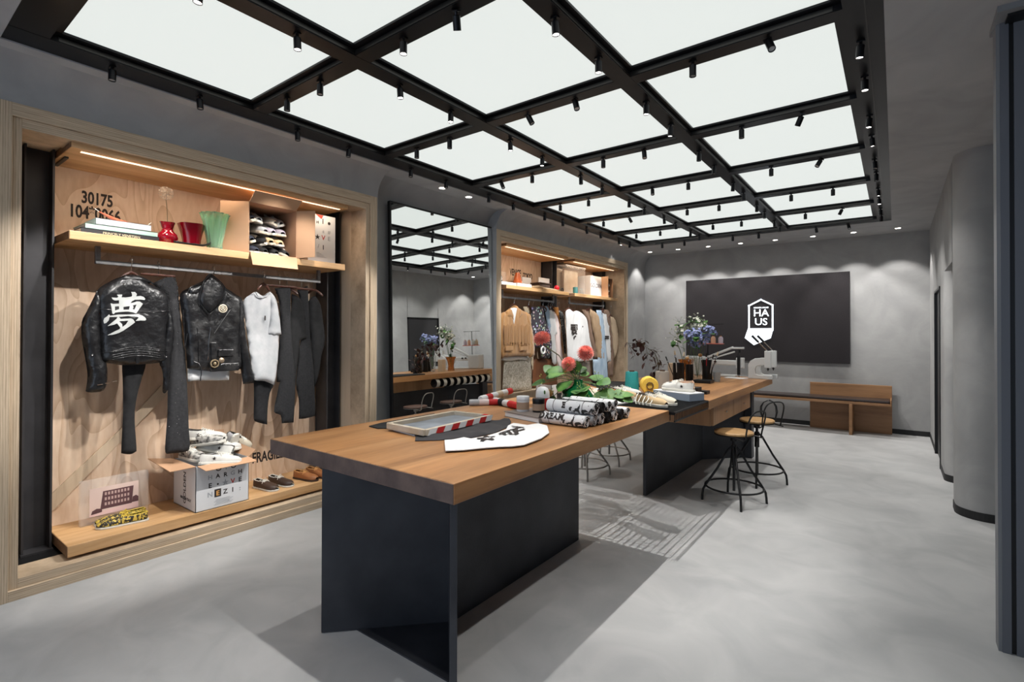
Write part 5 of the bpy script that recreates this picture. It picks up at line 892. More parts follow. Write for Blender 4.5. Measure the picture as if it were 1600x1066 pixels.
# ================================================================ NEAR TABLE, z = 1.0
ZT = 1.0
def flat_cloth(key, z, mt, name, label, cat, thick=.006, wr=.006, group=None, h=.03, fq=9):
    P = G_[key][1]; v, f = fill(P, h); cx = sum(p[0] for p in P)/len(P); cy = sum(p[1] for p in P)/len(P); t = thing(name, label, cat, (cx, cy, z), 0, group)
    surf = lambda x, y: z+thick+wr*max(0, noise.noise(Vector((x*fq, y*fq, z*7)))+.25)*min(1, segd(x, y, P)/.02)*1.6
    n = len(v); MB().add([(x, y, surf(x, y)) for x, y in v]+[(x, y, z) for x, y in v], [tuple(q) for q in f]+[tuple(i+n for i in q)[::-1] for q in f]).add([(x, y, surf(x, y)) for x, y in P]+[(x, y, z) for x, y in P], [(i, (i+1) % len(P), len(P)+(i+1) % len(P), len(P)+i) for i in range(len(P))]).build('cloth_body', mt, t, smooth=True, angle=60)
    return t, surf
t, _ = flat_cloth('bcloth', ZT, M['blktee'], 'folded_cloth', 'black cloth under the far edge of the silk-screen frame', 'cloth')
t, _ = flat_cloth('wcloth', ZT, M['white'], 'folded_cloth', 'sliver of white cloth poking out from under the silk-screen frame', 'cloth')
t, _ = flat_cloth('btee', ZT+.001, mat('washed_black_jersey', (.035, .033, .036), .85, bump=.2, bscale=9), 't_shirt', 'black T-shirt spread on the near table between frame and white T-shirt', 't-shirt', .004, .014)
MB().box(-2.10, -2.0, 2.05, 2.12, 1.0125, 1.014).build('neck_label', M['white'], t)
t, sf = flat_cloth('wtee', ZT+.009, M['white'], 't_shirt', 'white printed T-shirt spread at the front edge of the near table', 't-shirt', .004, .009)
def flatmark(pts, z=None):
    m = MB()
    for a, b in zip(pts, pts[1:]):
        L = math.hypot(b[0]-a[0], b[1]-a[1]); nx, ny = -(b[1]-a[1])/L*.008, (b[0]-a[0])/L*.008; P = [(a[0]+nx, a[1]+ny), (b[0]+nx, b[1]+ny), (b[0]-nx, b[1]-ny), (a[0]-nx, a[1]-ny)]
        m.add([(x, y, sf(x, y)+.005) for x, y in P], [(0, 1, 2, 3)])
    return m
def Tp(x, y, z=1.02): u, v = 560+x/3.636, 560+y/3.636; d = F_+Rv*((u-800)/796.6)-Uv*((v-513.47)/796.6); k = (z-1.55)/d.z; return (d.x*k, d.y*k)
sm_ = MB(); S_ = [(675, 458), (775, 448), (700, 472), (725, 440), (765, 470), (675, 458)]; q = flatmark([Tp(*p) for p in S_]); sm_.add(q.v, q.f)
for pts in ([(800, 430), (860, 405), (930, 400)], [(820, 420), (835, 438)], [(850, 408), (870, 435), (905, 425), (880, 408)], [(870, 392), (940, 402)], [(900, 398), (895, 428)], [(800, 432), (900, 432)], [(880, 415), (945, 408)]): q = flatmark([Tp(*p) for p in pts]); sm_.add(q.v, q.f)
sm_.build('black_print', M['stencil'], t)
# silk-screen frame, tilted slightly on the cloths
FR = thing('screen_frame', 'wooden silk-screen printing frame with red and white taped edge', 'printing frame', (-2.13, 2.13, ZT+.01)); wf = mat('pale_frame_wood', (.45, .37, .27), .6, col2=(.52, .46, .38), scale=12)
C4 = [(-2.26, 1.86), (-2.27, 2.40), (-1.985, 2.41), (-1.95, 1.845)]; zf0, zf1 = 1.013, 1.045
for i in range(4):
    a, b = Vector((*C4[i], (zf0+zf1)/2)), Vector((*C4[(i+1) % 4], (zf0+zf1)/2)); MB().bar(a, b, .026, zf1-zf0).build('frame_side', wf, FR, bevel=.002)
MB().add([(x, y, 1.022) for x, y in C4], [(0, 1, 2, 3)]).build('screen_mesh', mat('ink_stained_mesh', (.16, .18, .21), .35, col2=(.30, .33, .38), scale=6, contrast=(.4, .7)), FR)
a, b = Vector((*C4[3], 0)), Vector((*C4[2], 0)); d = (b-a); n_ = Vector((d.y, -d.x, 0)).normalized()
for i in range(9):
    p = a+d*(i/9+.005)+n_*.0137; q = a+d*((i+1)/9)+n_*.0137; sk = d.normalized()*.02
    MB().add([(p.x, p.y, zf0), (q.x, q.y, zf0), (q.x+sk.x, q.y+sk.y, zf1), (p.x+sk.x, p.y+sk.y, zf1)], [(0, 1, 2, 3)]).build('tape_stripe', M['redcloth'] if i % 2 else M['paper'], FR)
MB().box(-2.03, -1.99, 2.385, 2.42, 1.045, 1.046).build('tape_corner', M['redcloth'], FR)
# book, jars, cap
bk = thing('book', 'large grey book lying flat under the two jars', 'book', (-1.93, 2.85, ZT)); MB().prism([(-2.05, 2.64), (-1.72, 2.56), (-1.66, 2.84), (-1.98, 2.96)], ZT, ZT+.003).prism([(-2.05, 2.64), (-1.72, 2.56), (-1.66, 2.84), (-1.98, 2.96)], ZT+.030, ZT+.034).build('cover', mat('taupe_book_cover', (.17, .14, .125), .6), bk); MB().prism([(-2.042, 2.643), (-1.727, 2.567), (-1.668, 2.835), (-1.975, 2.95)], ZT+.003, ZT+.030).build('pages', M['paper'], bk)
def jar(name, label, x, y, z, r, h, body, lid, lab=None):
    t = thing(name, label, 'jar', (x, y, z)); MB().lathe([(r*.95, 0), (r, .004), (r, h*.72), (r*.9, h*.74), (0, h*.74)], n=28).build('jar_body', body, t, smooth=True, world=False)
    if lid: MB().lathe([(r*1.0, h*.72), (r*1.02, h*.74), (r*1.02, h*.97), (r*.97, h), (0, h)], n=28).build('lid', lid, t, smooth=True, world=False)
    if lab: MB().lathe([(r*1.006, h*.14), (r*1.006, h*.62)], n=28).build('label_band', lab, t, smooth=True, world=False)
    return t
kraft = mat('kraft_paper', (.36, .24, .165), .8)
jar('candle_jar', 'white-lidded jar with a kraft paper label on the grey book', -1.955, 2.72, ZT+.034, .042, .098, M['boxwhite'], M['boxwhite'], kraft)
jar('candle_jar', 'black jar with kraft paper label beside the white-lidded jar', -1.855, 2.755, ZT+.034, .040, .088, M['black'], M['black'], kraft)
t = thing('paper_tube', 'small round kraft paper tub beside the black jar', 'tub', (-1.775, 2.79, ZT+.034)); MB().lathe([(.028, 0), (.03, .003), (.03, .062), (.028, .065), (0, .065)], n=24).build('tub_body', kraft, t, smooth=True, world=False)
t = thing('paint_bottle', 'white-capped bottle with a small green leaf mark behind the jars', 'bottle', (-1.90, 2.87, ZT+.034)); MB().lathe([(.044, 0), (.046, .004), (.046, .075), (.044, .08)], n=24).build('bottle_body', M['redcloth'], t, smooth=True, world=False)
MB().lathe([(.047, .078), (.047, .095), (.044, .12), (.034, .142), (.018, .15), (0, .152)], n=24).build('cap', M['white'], t, smooth=True, world=False); MB().sph((.035, -.028, .118), .012, 8, 6, (.5, .5, 1.2)).build('leaf_mark', M['leaf'], t, smooth=True, world=False)
# rolled fabric tubes in red and white
def croll(name, label, a, b, r, mats, cat='cloth roll'):
    a = Vector(a); b = Vector(b); t = thing(name, label, cat, (a+b)/2-Vector((0, 0, r))); n = len(mats)
    for i, m_ in enumerate(mats): MB().tube([a+(b-a)*(i/n), a+(b-a)*((i+.3)/n), a+(b-a)*((i+.7)/n), a+(b-a)*((i+1)/n)], [r*.92, r, r, r*.94], 12).build('wound_cloth', m_, t, smooth=True)
    return t
croll('fabric_roll', 'red and white rolled cloth lying across another at the alcove side of the near table', (-2.50, 2.93, 1.045), (-2.50, 3.31, 1.075), .026, [M['paper'], M['redcloth'], M['white'], M['cream'], M['white'], M['redcloth']])
croll('fabric_roll', 'red and white rolled cloth lying under the crossed one', (-2.46, 3.05, ZT+.026), (-2.13, 2.93, ZT+.026), .026, [M['white'], M['blktee'], M['white'], M['redcloth'], M['redcloth']])
croll('fabric_roll', 'grey and pink rolled cloth at the outer end of the crossed rolls', (-2.55, 2.86, ZT+.024), (-2.40, 3.02, ZT+.024), .024, [M['tee'], M['pink'], M['redcloth']])
# pot with orange flower, box of paper
t = thing('flower_pot', 'small black plant pot with yellow-orange blooms beside the green bottle', 'plant pot', (-2.06, 3.16, ZT)); MB().lathe([(.035, 0), (.038, .004), (.05, .075), (.047, .075), (.036, .01), (0, .01)], n=24).build('pot', M['black'], t, smooth=True, world=False)
ob = mat('orange_yellow_bloom', (.72, .38, .14), .6, col2=(.80, .55, .22), scale=20)
for i in range(5): a = i*1.3; MB().sph((.03*cos(a)*(i > 0), .03*sin(a)*(i > 0), .10+.01*(i == 0)), .028, 10, 8).build('bloom', ob, t, smooth=True, world=False)
t = thing('open_carton', 'small open white carton behind the orange blooms', 'box', (-2.25, 3.45, ZT)); MB().box(-2.33, -2.18, 3.42, 3.424, ZT, 1.13).box(-2.33, -2.18, 3.50, 3.504, ZT, 1.10).box(-2.33, -2.326, 3.42, 3.504, ZT, 1.13).box(-2.184, -2.18, 3.42, 3.504, ZT, 1.13).box(-2.33, -2.18, 3.42, 3.504, ZT, ZT+.003).build('carton', M['boxwhite'], t)
# leaves
def leaf(mb, p, d, up, L, W, n=5, bend=.15, cup=.1):
    d = Vector(d).normalized(); s = d.cross(Vector(up)); s = s.normalized() if s.length > 1e-4 else Vector((1, 0, 0)); u = s.cross(d).normalized(); o = len(mb.v); vs = []
    for i in range(n+1):
        t_ = i/n; w_ = W*math.sin(pi*min(.98, t_*.92+.04))**.8; c_ = Vector(p)+d*L*t_-u*bend*L*t_*t_
        vs += [c_-s*w_+u*cup*w_, c_, c_+s*w_+u*cup*w_]
    mb.add(vs, [q for i in range(n) for q in ((i*3, i*3+1, i*3+4, i*3+3), (i*3+1, i*3+2, i*3+5, i*3+4))])
GV = thing('green_bottle', 'fat dark green glass bottle vase holding coral dahlias', 'vase', (-1.87, 3.30, ZT))
MB().lathe([(.05, 0), (.095, .01), (.118, .05), (.115, .085), (.085, .125), (.045, .155), (.032, .18), (.034, .205), (.030, .205), (.028, .18), (.04, .155), (.08, .12), (.108, .08), (.108, .05), (.08, .02), (0, .015)], n=40, wob=lambda a, z: .02*sin(9*a)*(z < .15)).build('vessel', M['dkgreen'], GV, smooth=True, world=False)
def dahlia(name, label, c, r, axis, stem_from):
    t = thing(name, label, 'flower', c, 0); c = Vector(c); ax = Vector(axis).normalized(); m = MB(); N = 190
    for i in range(N):
        z_ = 1-1.75*(i+.5)/N; a = i*2.39996; rr = math.sqrt(max(0, 1-z_*z_)); e1 = ax.orthogonal().normalized(); e2 = ax.cross(e1); d = ax*z_+(e1*cos(a)+e2*sin(a))*rr
        leaf(m, c+d*r*.30, d, ax, r*(.55+.25*rr), r*.14, 3, -.15, .6)
    m.build('petals', M['dahlia'], t, smooth=True)
    MB().sph(c, r*.55, 12, 8).build('flower_core', M['dahlia'], t, smooth=True)
    MB().tube([c-ax*r*.3, c-ax*r*.9, (c+Vector(stem_from))/2+Vector((0, 0, .03)), stem_from], .0045, 6).build('stem', M['stem'], t, smooth=True); return t
dahlia('dahlia', 'highest coral dahlia, leaning toward the mirror side from the green bottle', (-2.21, 3.33, 1.50), .066, (-.25, -.3, 1), (-1.88, 3.30, 1.19))
dahlia('dahlia', 'coral dahlia second in height, nearest the white shirts from the green bottle', (-1.85, 3.37, 1.395), .060, (.2, -.4, .9), (-1.87, 3.30, 1.20))
dahlia('dahlia', 'lowest coral dahlia above the green bottle leaves', (-1.95, 3.30, 1.315), .052, (.2, -.7, .6), (-1.875, 3.30, 1.19))
pl = thing('leafy_branch', 'leafy green branches with tiny yellow buds in the green bottle', 'foliage', (-1.87, 3.30, 1.18)); lm = MB(); sm2 = MB(); bm2 = MB(); random.seed(21)
for (x, y, z, L, ds) in [(-2.12, 3.22, 1.17, .10, (-1, 0, -.1)), (-2.05, 3.28, 1.21, .11, (-.8, .2, .1)), (-1.97, 3.25, 1.25, .13, (-.3, -.4, .2)), (-1.90, 3.32, 1.24, .12, (.3, .3, .2)), (-1.93, 3.26, 1.19, .12, (-.5, -.5, 0)), (-1.75, 3.38, 1.19, .11, (.6, .2, .1)), (-1.70, 3.35, 1.13, .12, (.8, -.1, -.3)), (-1.66, 3.4, 1.10, .12, (.9, .2, -.2)), (-1.76, 3.27, 1.08, .11, (.5, -.6, -.4)), (-1.68, 3.30, 1.05, .10, (.7, -.3, -.3)), (-2.02, 3.2, 1.08, .09, (-.6, -.5, -.5)), (-1.60, 3.42, 1.09, .09, (.9, 0, -.1)), (-1.82, 3.25, 1.14, .12, (.1, -.8, -.2)), (-1.73, 3.33, 1.04, .10, (.5, -.5, -.5))]:
    sm2.tube([(-1.87, 3.30, 1.19), ((x-1.87)/2, (y+3.30)/2, (z+1.19)/2+.03), (x, y, z)], .0028, 5)
    for k in range(3): d = Vector(ds)+Vector((random.uniform(-.7, .7), random.uniform(-.7, .7), random.uniform(-.3, .5))); leaf(lm, (x, y, z), d, (random.uniform(-.3, .3), -.5, 1), L*random.uniform(.8, 1.15), L*.50, 6, .25)
    for k in range(6): p = Vector((x, y, z))+Vector([random.uniform(-.05, .05) for _ in range(3)])+Vector((0, 0, .02)); bm2.sph(p, .0045, 6, 4); sm2.tube([(x, y, z), p], .0012, 4)
lm.v = [(a, b, max(c, 1.007)) for a, b, c in lm.v]; lm.build('leaves', M['leaf'], pl, smooth=True); sm2.build('stems', M['gstem'], pl); bm2.build('buds', mat('yellow_green_buds', (.45, .50, .12), .6), pl, smooth=True)
# rolled T-shirts, stacked in two layers
def roll_print():
    m, t, p = _nt('black_on_white_print'); N = t.nodes; L = t.links; tc = N.new('ShaderNodeTexCoord'); n = N.new('ShaderNodeTexNoise'); n.inputs['Scale'].default_value = 26; n.inputs['Detail'].default_value = 3; n.inputs['Distortion'].default_value = 1.2; L.new(tc.outputs['Object'], n.inputs[0])
    n2 = N.new('ShaderNodeTexNoise'); n2.inputs['Scale'].default_value = 7; L.new(tc.outputs['Object'], n2.inputs[0]); a = N.new('ShaderNodeMath'); a.operation = 'MULTIPLY'; L.new(n.outputs[0], a.inputs[0]); L.new(n2.outputs[0], a.inputs[1])
    r = N.new('ShaderNodeValToRGB'); r.color_ramp.elements[0].position = .30; r.color_ramp.elements[0].color = (.66, .66, .67, 1); r.color_ramp.elements[1].position = .315; r.color_ramp.elements[1].color = (.03, .03, .03, 1); L.new(a.outputs[0], r.inputs[0]); L.new(r.outputs[0], p.inputs['Base Color']); p.inputs['Roughness'].default_value = .85; return m
RP = roll_print(); RG = mat('grey_printed_jersey', (.30, .31, .33), .85, col2=(.45, .46, .48), scale=30, contrast=(.45, .55))
def tee_roll(label, x0, x1, y, z, r, m_, txt=None, tsz=.05, group='rolled T-shirts on the near table'):
    t = thing('rolled_t_shirt', label, 'rolled t-shirt', ((x0+x1)/2, y, z), 0, group); n = 22; k = 14; vs = []
    for i in range(k+1):
        x = x0+(x1-x0)*i/k
        for j in range(n): a = 2*pi*j/n; q = r*(1+.05*noise.noise(Vector((x*14+y*30, cos(a)*1.5, sin(a)*1.5)))); vs.append((x, y+q*cos(a), z+r+q*sin(a)*.94))
    MB().add(vs, [(i*n+j, i*n+(j+1) % n, (i+1)*n+(j+1) % n, (i+1)*n+j) for i in range(k) for j in range(n)]).build('rolled_cloth', m_, t, smooth=True)
    sp = []
    for j in range(60): a = j*.32; q = r*(.98-.95*j/60); sp.append((x1+.002+.0*j, y+q*cos(a), z+r+q*sin(a)))
    MB().tube(sp, r*.085, 6).build('spiral_end', m_, t, smooth=True); MB().lathe([(0, 0), (r*.96, 0)], n=20, M=Matrix.Rotation(pi/2, 4, 'Y')).xf(Matrix.Translation((x1-.002, y, z+r))).build('end_fold', M['char'], t)
    for xx in (x0+.05, x1-.07): MB().tube([(xx, y+(r*1.04)*cos(a), z+r+(r*1.0)*sin(a)) for a in [2*pi*i/20 for i in range(20)]], .0015, 5, closed=True).build('string', M['stencil'], t)
    if txt:
        q = text_mb(txt[0], tsz, .0006, bold=.003); vs = []
        for (a_, b_, c_) in q.v: th_ = pi+txt[2]-b_/r; vs.append((x0+txt[1]+a_, y+(r*1.07+c_)*cos(th_), z+r+(r*1.03+c_)*sin(th_)))
        q.v = vs; q.build('lettering', M['stencil'], t)
    return t
kinds = [(M['white'], 'white'), (RG, 'grey printed'), (M['blktee'], 'black'), (RP, 'black and white printed'), (M['blktee'], 'black'), (RP, 'black and white printed')]
r = .036
tee_roll('white rolled T-shirt lettered in black, bottom row nearest the table front', -1.705, -1.42, 2.60, ZT, r, RP, ('DREAM', -.02, -.05), .052)
for i, (m_, n_) in enumerate([(RG, 'grey printed rolled T-shirt, bottom row second from the table front'), (RP, 'printed rolled T-shirt, bottom row third from the table front'), (M['blktee'], 'black rolled T-shirt, bottom row fourth from the table front'), (RP, 'printed rolled T-shirt, bottom row fifth from the table front'), (M['blktee'], 'black rolled T-shirt, bottom row sixth from the table front'), (RP, 'printed rolled T-shirt, bottom row farthest from the table front')]): tee_roll(n_, -1.71+.01*i, -1.41+.006*i, 2.678+i*.078, ZT, r, m_)
tee_roll('white rolled T-shirt with a big letter, top row nearest the table front', -1.72, -1.40, 2.675, ZT+.064, .039, RP, ('E', .11, .1), .05)
for i, (m_, n_) in enumerate([(M['blktee'], 'black rolled T-shirt, top row second from the table front'), (RP, 'printed rolled T-shirt, top row third from the table front'), (RP, 'printed rolled T-shirt, top row farthest from the table front')]): tee_roll(n_, -1.72+.01*i, -1.40+.004*i, 2.755+i*.078, ZT+.064, r, m_)
# ================================================================ MESH BRIDGE ITEMS, z = .990
ZM = .990
t = thing('folded_towel', 'folded white cloth under the beige sneaker pair', 'cloth', (-1.86, 3.85, ZM)); MB().prism([(-2.0, 3.62), (-1.72, 3.60), (-1.66, 4.02), (-1.96, 4.10)], ZM, ZM+.016).build('cloth_body', M['white'], t, bevel=.006)
tn = (SH['tan'], M['rub'], M['orange'], SH['lin']); s1 = make_shoe('sneaker', 'beige suede sneaker with orange laces on the white folded cloth, nearer the rolls', tn, (-1.93, 3.72, ZM+.017), (0, 0, R_(25)), 'beige sneakers on folded cloth', star=M['white'])
dup(s1, (-1.95, 3.84, ZM+.017), (0, 0, R_(22)), 'beige suede sneaker with orange laces on the white folded cloth, farther from the rolls', mats={'laces': M['lace']})
s2 = make_shoe('sneaker', 'tan sneaker with long white laces at the mesh shelf edge', (SH['tan'], M['rub'], M['lace'], SH['lin']), (-1.64, 3.83, ZM), (0, 0, R_(-18)), 'tan sneakers at the mesh edge')
s2b = dup(s2, (-1.62, 3.96, ZM), (0, 0, R_(-16)), 'tan sneaker with black-flecked side, just behind the one at the mesh edge', mats={'upper': SH['crm']})
m = MB()
for i in range(5): x = -1.60+i*.035; m.tube([(x, 3.80, ZM+.085-.008*i), (x+.01, 3.77, ZM+.07-.01*i), (x+.02, 3.745-.01*(i % 2), ZM+.03), (x+.03, 3.74, ZM+.01)], .004, 5)
m.build('trailing_laces', M['lace'], s2)
bx2 = thing('shoe_box', 'low grey-blue box carrying a pair of white sneakers', 'box', (-1.45, 4.45, ZM)); MB().prism([(-1.70, 4.32), (-1.34, 4.18), (-1.27, 4.345), (-1.62, 4.52)], ZM, ZM+.055).build('box_body', mat('grey_blue_box', (.20, .245, .31), .6), bx2, bevel=.002); MB().prism([(-1.70, 4.32), (-1.34, 4.18), (-1.27, 4.345), (-1.62, 4.52)], ZM+.0555, ZM+.064).build('box_lid', M['boxwhite'], bx2, bevel=.002)
ws = (SH['wht'], M['rub'], M['lace'], SH['linb']); s3 = make_shoe('sneaker', 'white sneaker with peach lining on the low grey-blue box, nearer the front', ws, (-1.34, 4.30, ZM+.065), (0, 0, R_(172)), 'white sneakers on the box', star=True); dup(s3, (-1.38, 4.40, ZM+.065), (0, 0, R_(168)), 'white and black sneaker on the low grey-blue box, farther back', mats={'upper': SH['snk']})
s4 = make_shoe('sneaker', 'white sneaker lying between the white cloth and the teal cone', (SH['wht'], M['rub'], M['lace'], SH['lin']), (-2.06, 4.20, ZM), (0, 0, R_(10)), 'white sneakers by the teal cone'); dup(s4, (-2.05, 4.10, ZM), (0, 0, R_(-8)), 'white printed sneaker beside the one by the teal cone', mats={'upper': SH['snk']})
s5 = make_shoe('sneaker', 'cream sneaker behind the green bottle leaves, nearer the alcove', (SH['crm'], M['rub'], M['orange'], SH['lin']), (-2.30, 3.78, ZM), (0, 0, R_(15)), 'cream sneakers behind the green bottle'); dup(s5, (-2.28, 3.90, ZM), (0, 0, R_(18)), 'cream sneaker behind the green bottle leaves, farther along the mesh shelf'); dup(s5, (-2.32, 4.04, ZM), (0, 0, R_(12)), 'white sneaker third in the row behind the green bottle', mats={'upper': SH['wht']})
# thread cones on table 2
Z2 = .985
def cone(name, label, x, y, z, r0, r1, h, m_, M_=None):
    t = thing(name, label, 'thread cone', (x, y, z)); q = MB().lathe([(r0*.35, 0), (r0, .004), (r0*1.0, h*.1), (r1, h*.94), (r1*.9, h), (r1*.4, h)], n=32, wob=lambda a, z_: .004*sin(z_*900))
    if M_: q.xf(M_)
    q.build('wound_thread', m_, t, smooth=True, world=False); q = MB().lathe([(r1*.42, -.004), (r1*.42, h+.012), (r1*.34, h+.012), (r1*.34, -.004)], n=20)
    if M_: q.xf(M_)
    q.build('cone_core', mat(name+'_core', (.10, .05, .03), .6), t, smooth=True, world=False); return t
thr = lambda n, c: mat(n, c, .75, bump=.5, bscale=120)
cone('thread_cone', 'tall teal cone of thread standing on the far table', -2.03, 4.62, Z2, .068, .060, .19, thr('teal_thread', (.02, .26, .26)))
Mr = Matrix.Translation((0, .0, .079)) @ Matrix.Rotation(R_(90), 4, 'X') @ Matrix.Rotation(0, 4, 'Z'); Mr = Matrix.Rotation(R_(30), 4, 'Z') @ Mr
cone('thread_cone', 'fat yellow cone of thread lying on its side', -1.86, 4.60, Z2, .079, .079, .12, thr('yellow_thread', (.75, .48, .07)), Mr)
cone('thread_cone', 'greige cone of thread standing behind the yellow one', -1.82, 4.86, Z2, .070, .064, .19, thr('greige_thread', (.42, .37, .32)))
# black cloth on the alcove corner of table 2
t = thing('folded_cloth', 'black cloth draped on the alcove corner of the far table', 'cloth', (-2.35, 4.75, Z2)); MB().prism([(-2.55, 4.40), (-2.15, 4.45), (-2.12, 5.1), (-2.3, 5.35), (-2.56, 5.3)], Z2, Z2+.018).build('cloth_body', M['blktee'], t, bevel=.008)
# pots with brushes, vases
def pot(label, x, y, r, h, tools, seed):
    t = thing('brush_pot', label, 'brush pot', (x, y, Z2)); MB().lathe([(r*.97, 0), (r, .004), (r, h), (r-.005, h), (r-.005, .008), (0, .008)], n=28).build('pot_body', M['black'], t, smooth=True, world=False); return t
pot('black cylindrical pot full of brushes, nearer the thread cones', -1.955, 5.72, .062, .225, 7, 1); pot('black cylindrical pot full of pens and scissors beside the glass vase', -1.755, 6.12, .056, .25, 8, 2); pot('third black pot behind the glass vase', -1.90, 5.93, .042, .20, 5, 3)
random.seed(9)
def tool(label, x, y, z, tip, hcol, kind):
    nm = ['paintbrush', 'marker_pen', 'round_brush'][kind]; t = thing(nm, label, nm.replace('_', ' '), (x, y, z)); a = Vector((x, y, z)); b = Vector(tip); d = (b-a).normalized()
    MB().tube([a, a+(b-a)*.8], .0045, 6).build('handle', hcol, t, smooth=True)
    if kind == 0: MB().tube([a+(b-a)*.8, b-d*.03], .008, 8).build('ferrule', M['chrome'], t, smooth=True); MB().tube([b-d*.03, b-d*.01, b+d*.02], [.010, .013, .006], 8).build('bristles', M['cream'], t, smooth=True)
    elif kind == 1: MB().tube([b-d*.05, b], .007, 8).build('pen_cap', M['black'], t, smooth=True)
    else: MB().sph(b, .024, 12, 8, (1, 1, .9)).build('brush_head', M['suede'], t, smooth=True)
tl = [('paintbrush with fat white bristles, tallest in the pot by the thread cones', -1.96, 5.72, (-1.99, 5.70, 1.33), 'cream', 0), ('round tan brush leaning to the vase side of the near pot', -1.93, 5.74, (-1.87, 5.76, 1.26), 'hang', 2), ('dark-tipped marker leaning to the alcove side of the near pot', -1.98, 5.70, (-2.08, 5.66, 1.28), 'black', 1), ('thin paintbrush at the back of the near pot', -1.95, 5.75, (-1.93, 5.83, 1.31), 'hang', 0), ('white marker at the front of the near pot', -1.96, 5.69, (-1.95, 5.62, 1.27), 'white', 1),
      ('red marker at the front of the pot beside the glass vase', -1.76, 6.10, (-1.74, 6.04, 1.32), 'redcloth', 1), ('paintbrush leaning toward the embroidery machine', -1.74, 6.13, (-1.66, 6.2, 1.31), 'hang', 0), ('black marker upright in the pot beside the glass vase', -1.75, 6.14, (-1.76, 6.16, 1.34), 'black', 1), ('round brush in the pot beside the glass vase', -1.77, 6.11, (-1.82, 6.07, 1.29), 'hang', 2), ('white marker leaning out over the small tumbler', -1.73, 6.10, (-1.67, 6.06, 1.30), 'white', 1), ('paintbrush in the third pot', -1.90, 5.93, (-1.93, 5.98, 1.27), 'hang', 0)]
for l, x, y, tip, mc, k in tl: tool(l, x, y, Z2+.012, tip, M[mc], k)
t = thing('glass_vase', 'tall clear glass vase holding the blue flowers', 'vase', (-1.87, 6.12, Z2)); MB().lathe([(.0, .012), (.036, .012), (.062, .27), (.066, .27), (.04, 0), (0, 0)], n=28).build('vessel', M['glass'], t, smooth=True, world=False)
t = thing('amber_vase', 'amber glass vase with scalloped rim holding white hydrangeas', 'vase', (-2.08, 6.35, Z2)); MB().lathe([(.0, .015), (.035, .015), (.04, .08), (.055, .17), (.085, .235), (.09, .235), (.06, .17), (.048, .08), (.06, 0), (0, 0)], n=48, wob=lambda a, z: .06*(z/.235)*sin(8*a)).build('vessel', M['amber'], t, smooth=True, world=False)
M['blue'] = mat('blue_petals', (.20, .25, .52), .6, col2=(.40, .44, .68), scale=40); M['cremefl'] = mat('cream_white_petals', (.72, .72, .60), .6)
def spray(name, label, base, heads, fm, fr_, nfl, petals=5, ps=.021, stems=True, leafs=0, cat='flowers'):
    t = thing(name, label, cat, base); fm_ = MB(); sm_ = MB(); lm_ = MB()
    for (hx, hy, hz) in heads:
        h_ = Vector((hx, hy, hz)); b_ = Vector(base); sm_.tube([b_, (b_+h_)/2+Vector((0, 0, .05)), h_], .0022, 5)
        for i in range(nfl):
            p = h_+Vector((random.gauss(0, fr_), random.gauss(0, fr_), random.gauss(0, fr_*.8))); ax = (p-h_+Vector((0, -.01, .02))).normalized(); e1 = ax.orthogonal().normalized(); e2 = ax.cross(e1)
            for k in range(petals): a = 2*pi*k/petals; leaf(fm_, p, e1*cos(a)+e2*sin(a)+ax*.5, ax, ps, ps*.42, 2)
            sm_.tube([h_, p], .0008, 4)
        for i in range(leafs): leaf(lm_, h_-Vector((0, 0, .04)), (random.uniform(-1, 1), random.uniform(-1, .5), random.uniform(-.2, .6)), (0, 0, 1), .10, .036, 5, .3)
    fm_.build('petals', fm, t, smooth=True); sm_.build('stems', M['gstem'], t)
    if leafs: lm_.build('leaves', M['leaf'], t, smooth=True)
    return t
random.seed(31)
spray('delphiniums', 'blue delphiniums in the clear glass vase', (-1.87, 6.12, 1.02), [(-1.93, 6.08, 1.50), (-1.86, 6.06, 1.54), (-1.79, 6.1, 1.50), (-1.90, 6.12, 1.43), (-1.72, 6.1, 1.58), (-1.82, 6.14, 1.46), (-1.96, 6.1, 1.55)], M['blue'], .032, 30, leafs=2)
spray('hydrangeas', 'cream-white hydrangeas in the amber vase', (-2.08, 6.35, 1.02), [(-2.10, 6.30, 1.58), (-1.93, 6.32, 1.64)], M['cremefl'], .032, 70, petals=4, ps=.026, leafs=7)
spray('white_sprigs', 'airy white sprigs rising above the blue and white flowers', (-2.08, 6.36, 1.02), [(-2.0, 6.3, 1.72), (-1.93, 6.35, 1.74), (-2.14, 6.3, 1.69), (-2.2, 6.3, 1.50), (-2.17, 6.32, 1.42), (-1.88, 6.38, 1.68)], M['cremefl'], .04, 12, petals=4, ps=.012, leafs=3)
t = thing('glass_tumbler', 'small frosted glass tumbler beside the black pots', 'glass', (-1.66, 6.16, Z2)); MB().lathe([(0, .006), (.034, .006), (.04, .11), (.043, .11), (.038, 0), (0, 0)], n=24).build('tumbler', mat('frosted_glass', (.6, .62, .62), .3, trans=.5), t, smooth=True, world=False)
t = thing('wooden_tray', 'low black tray in front of the glass vase and pots', 'tray', (-1.78, 5.92, Z2)); MB().box(-1.83, -1.64, 5.83, 5.99, Z2, Z2+.035).build('tray_body', M['black'], t, bevel=.004)
t = thing('wooden_box', 'pale wooden upright box behind the brush pots', 'box', (-2.13, 6.05, Z2)); MB().box(-2.19, -2.09, 6.03, 6.11, Z2, Z2+.20).build('box_body', M['plyface'], t, bevel=.002)
t = thing('black_box', 'small black box behind the white sneakers', 'box', (-1.50, 4.75, Z2)); MB().box(-1.60, -1.42, 4.66, 4.78, Z2, Z2+.07).box(-1.50, -1.38, 4.80, 4.9, Z2, Z2+.03).build('box_body', M['black'], t, bevel=.003)
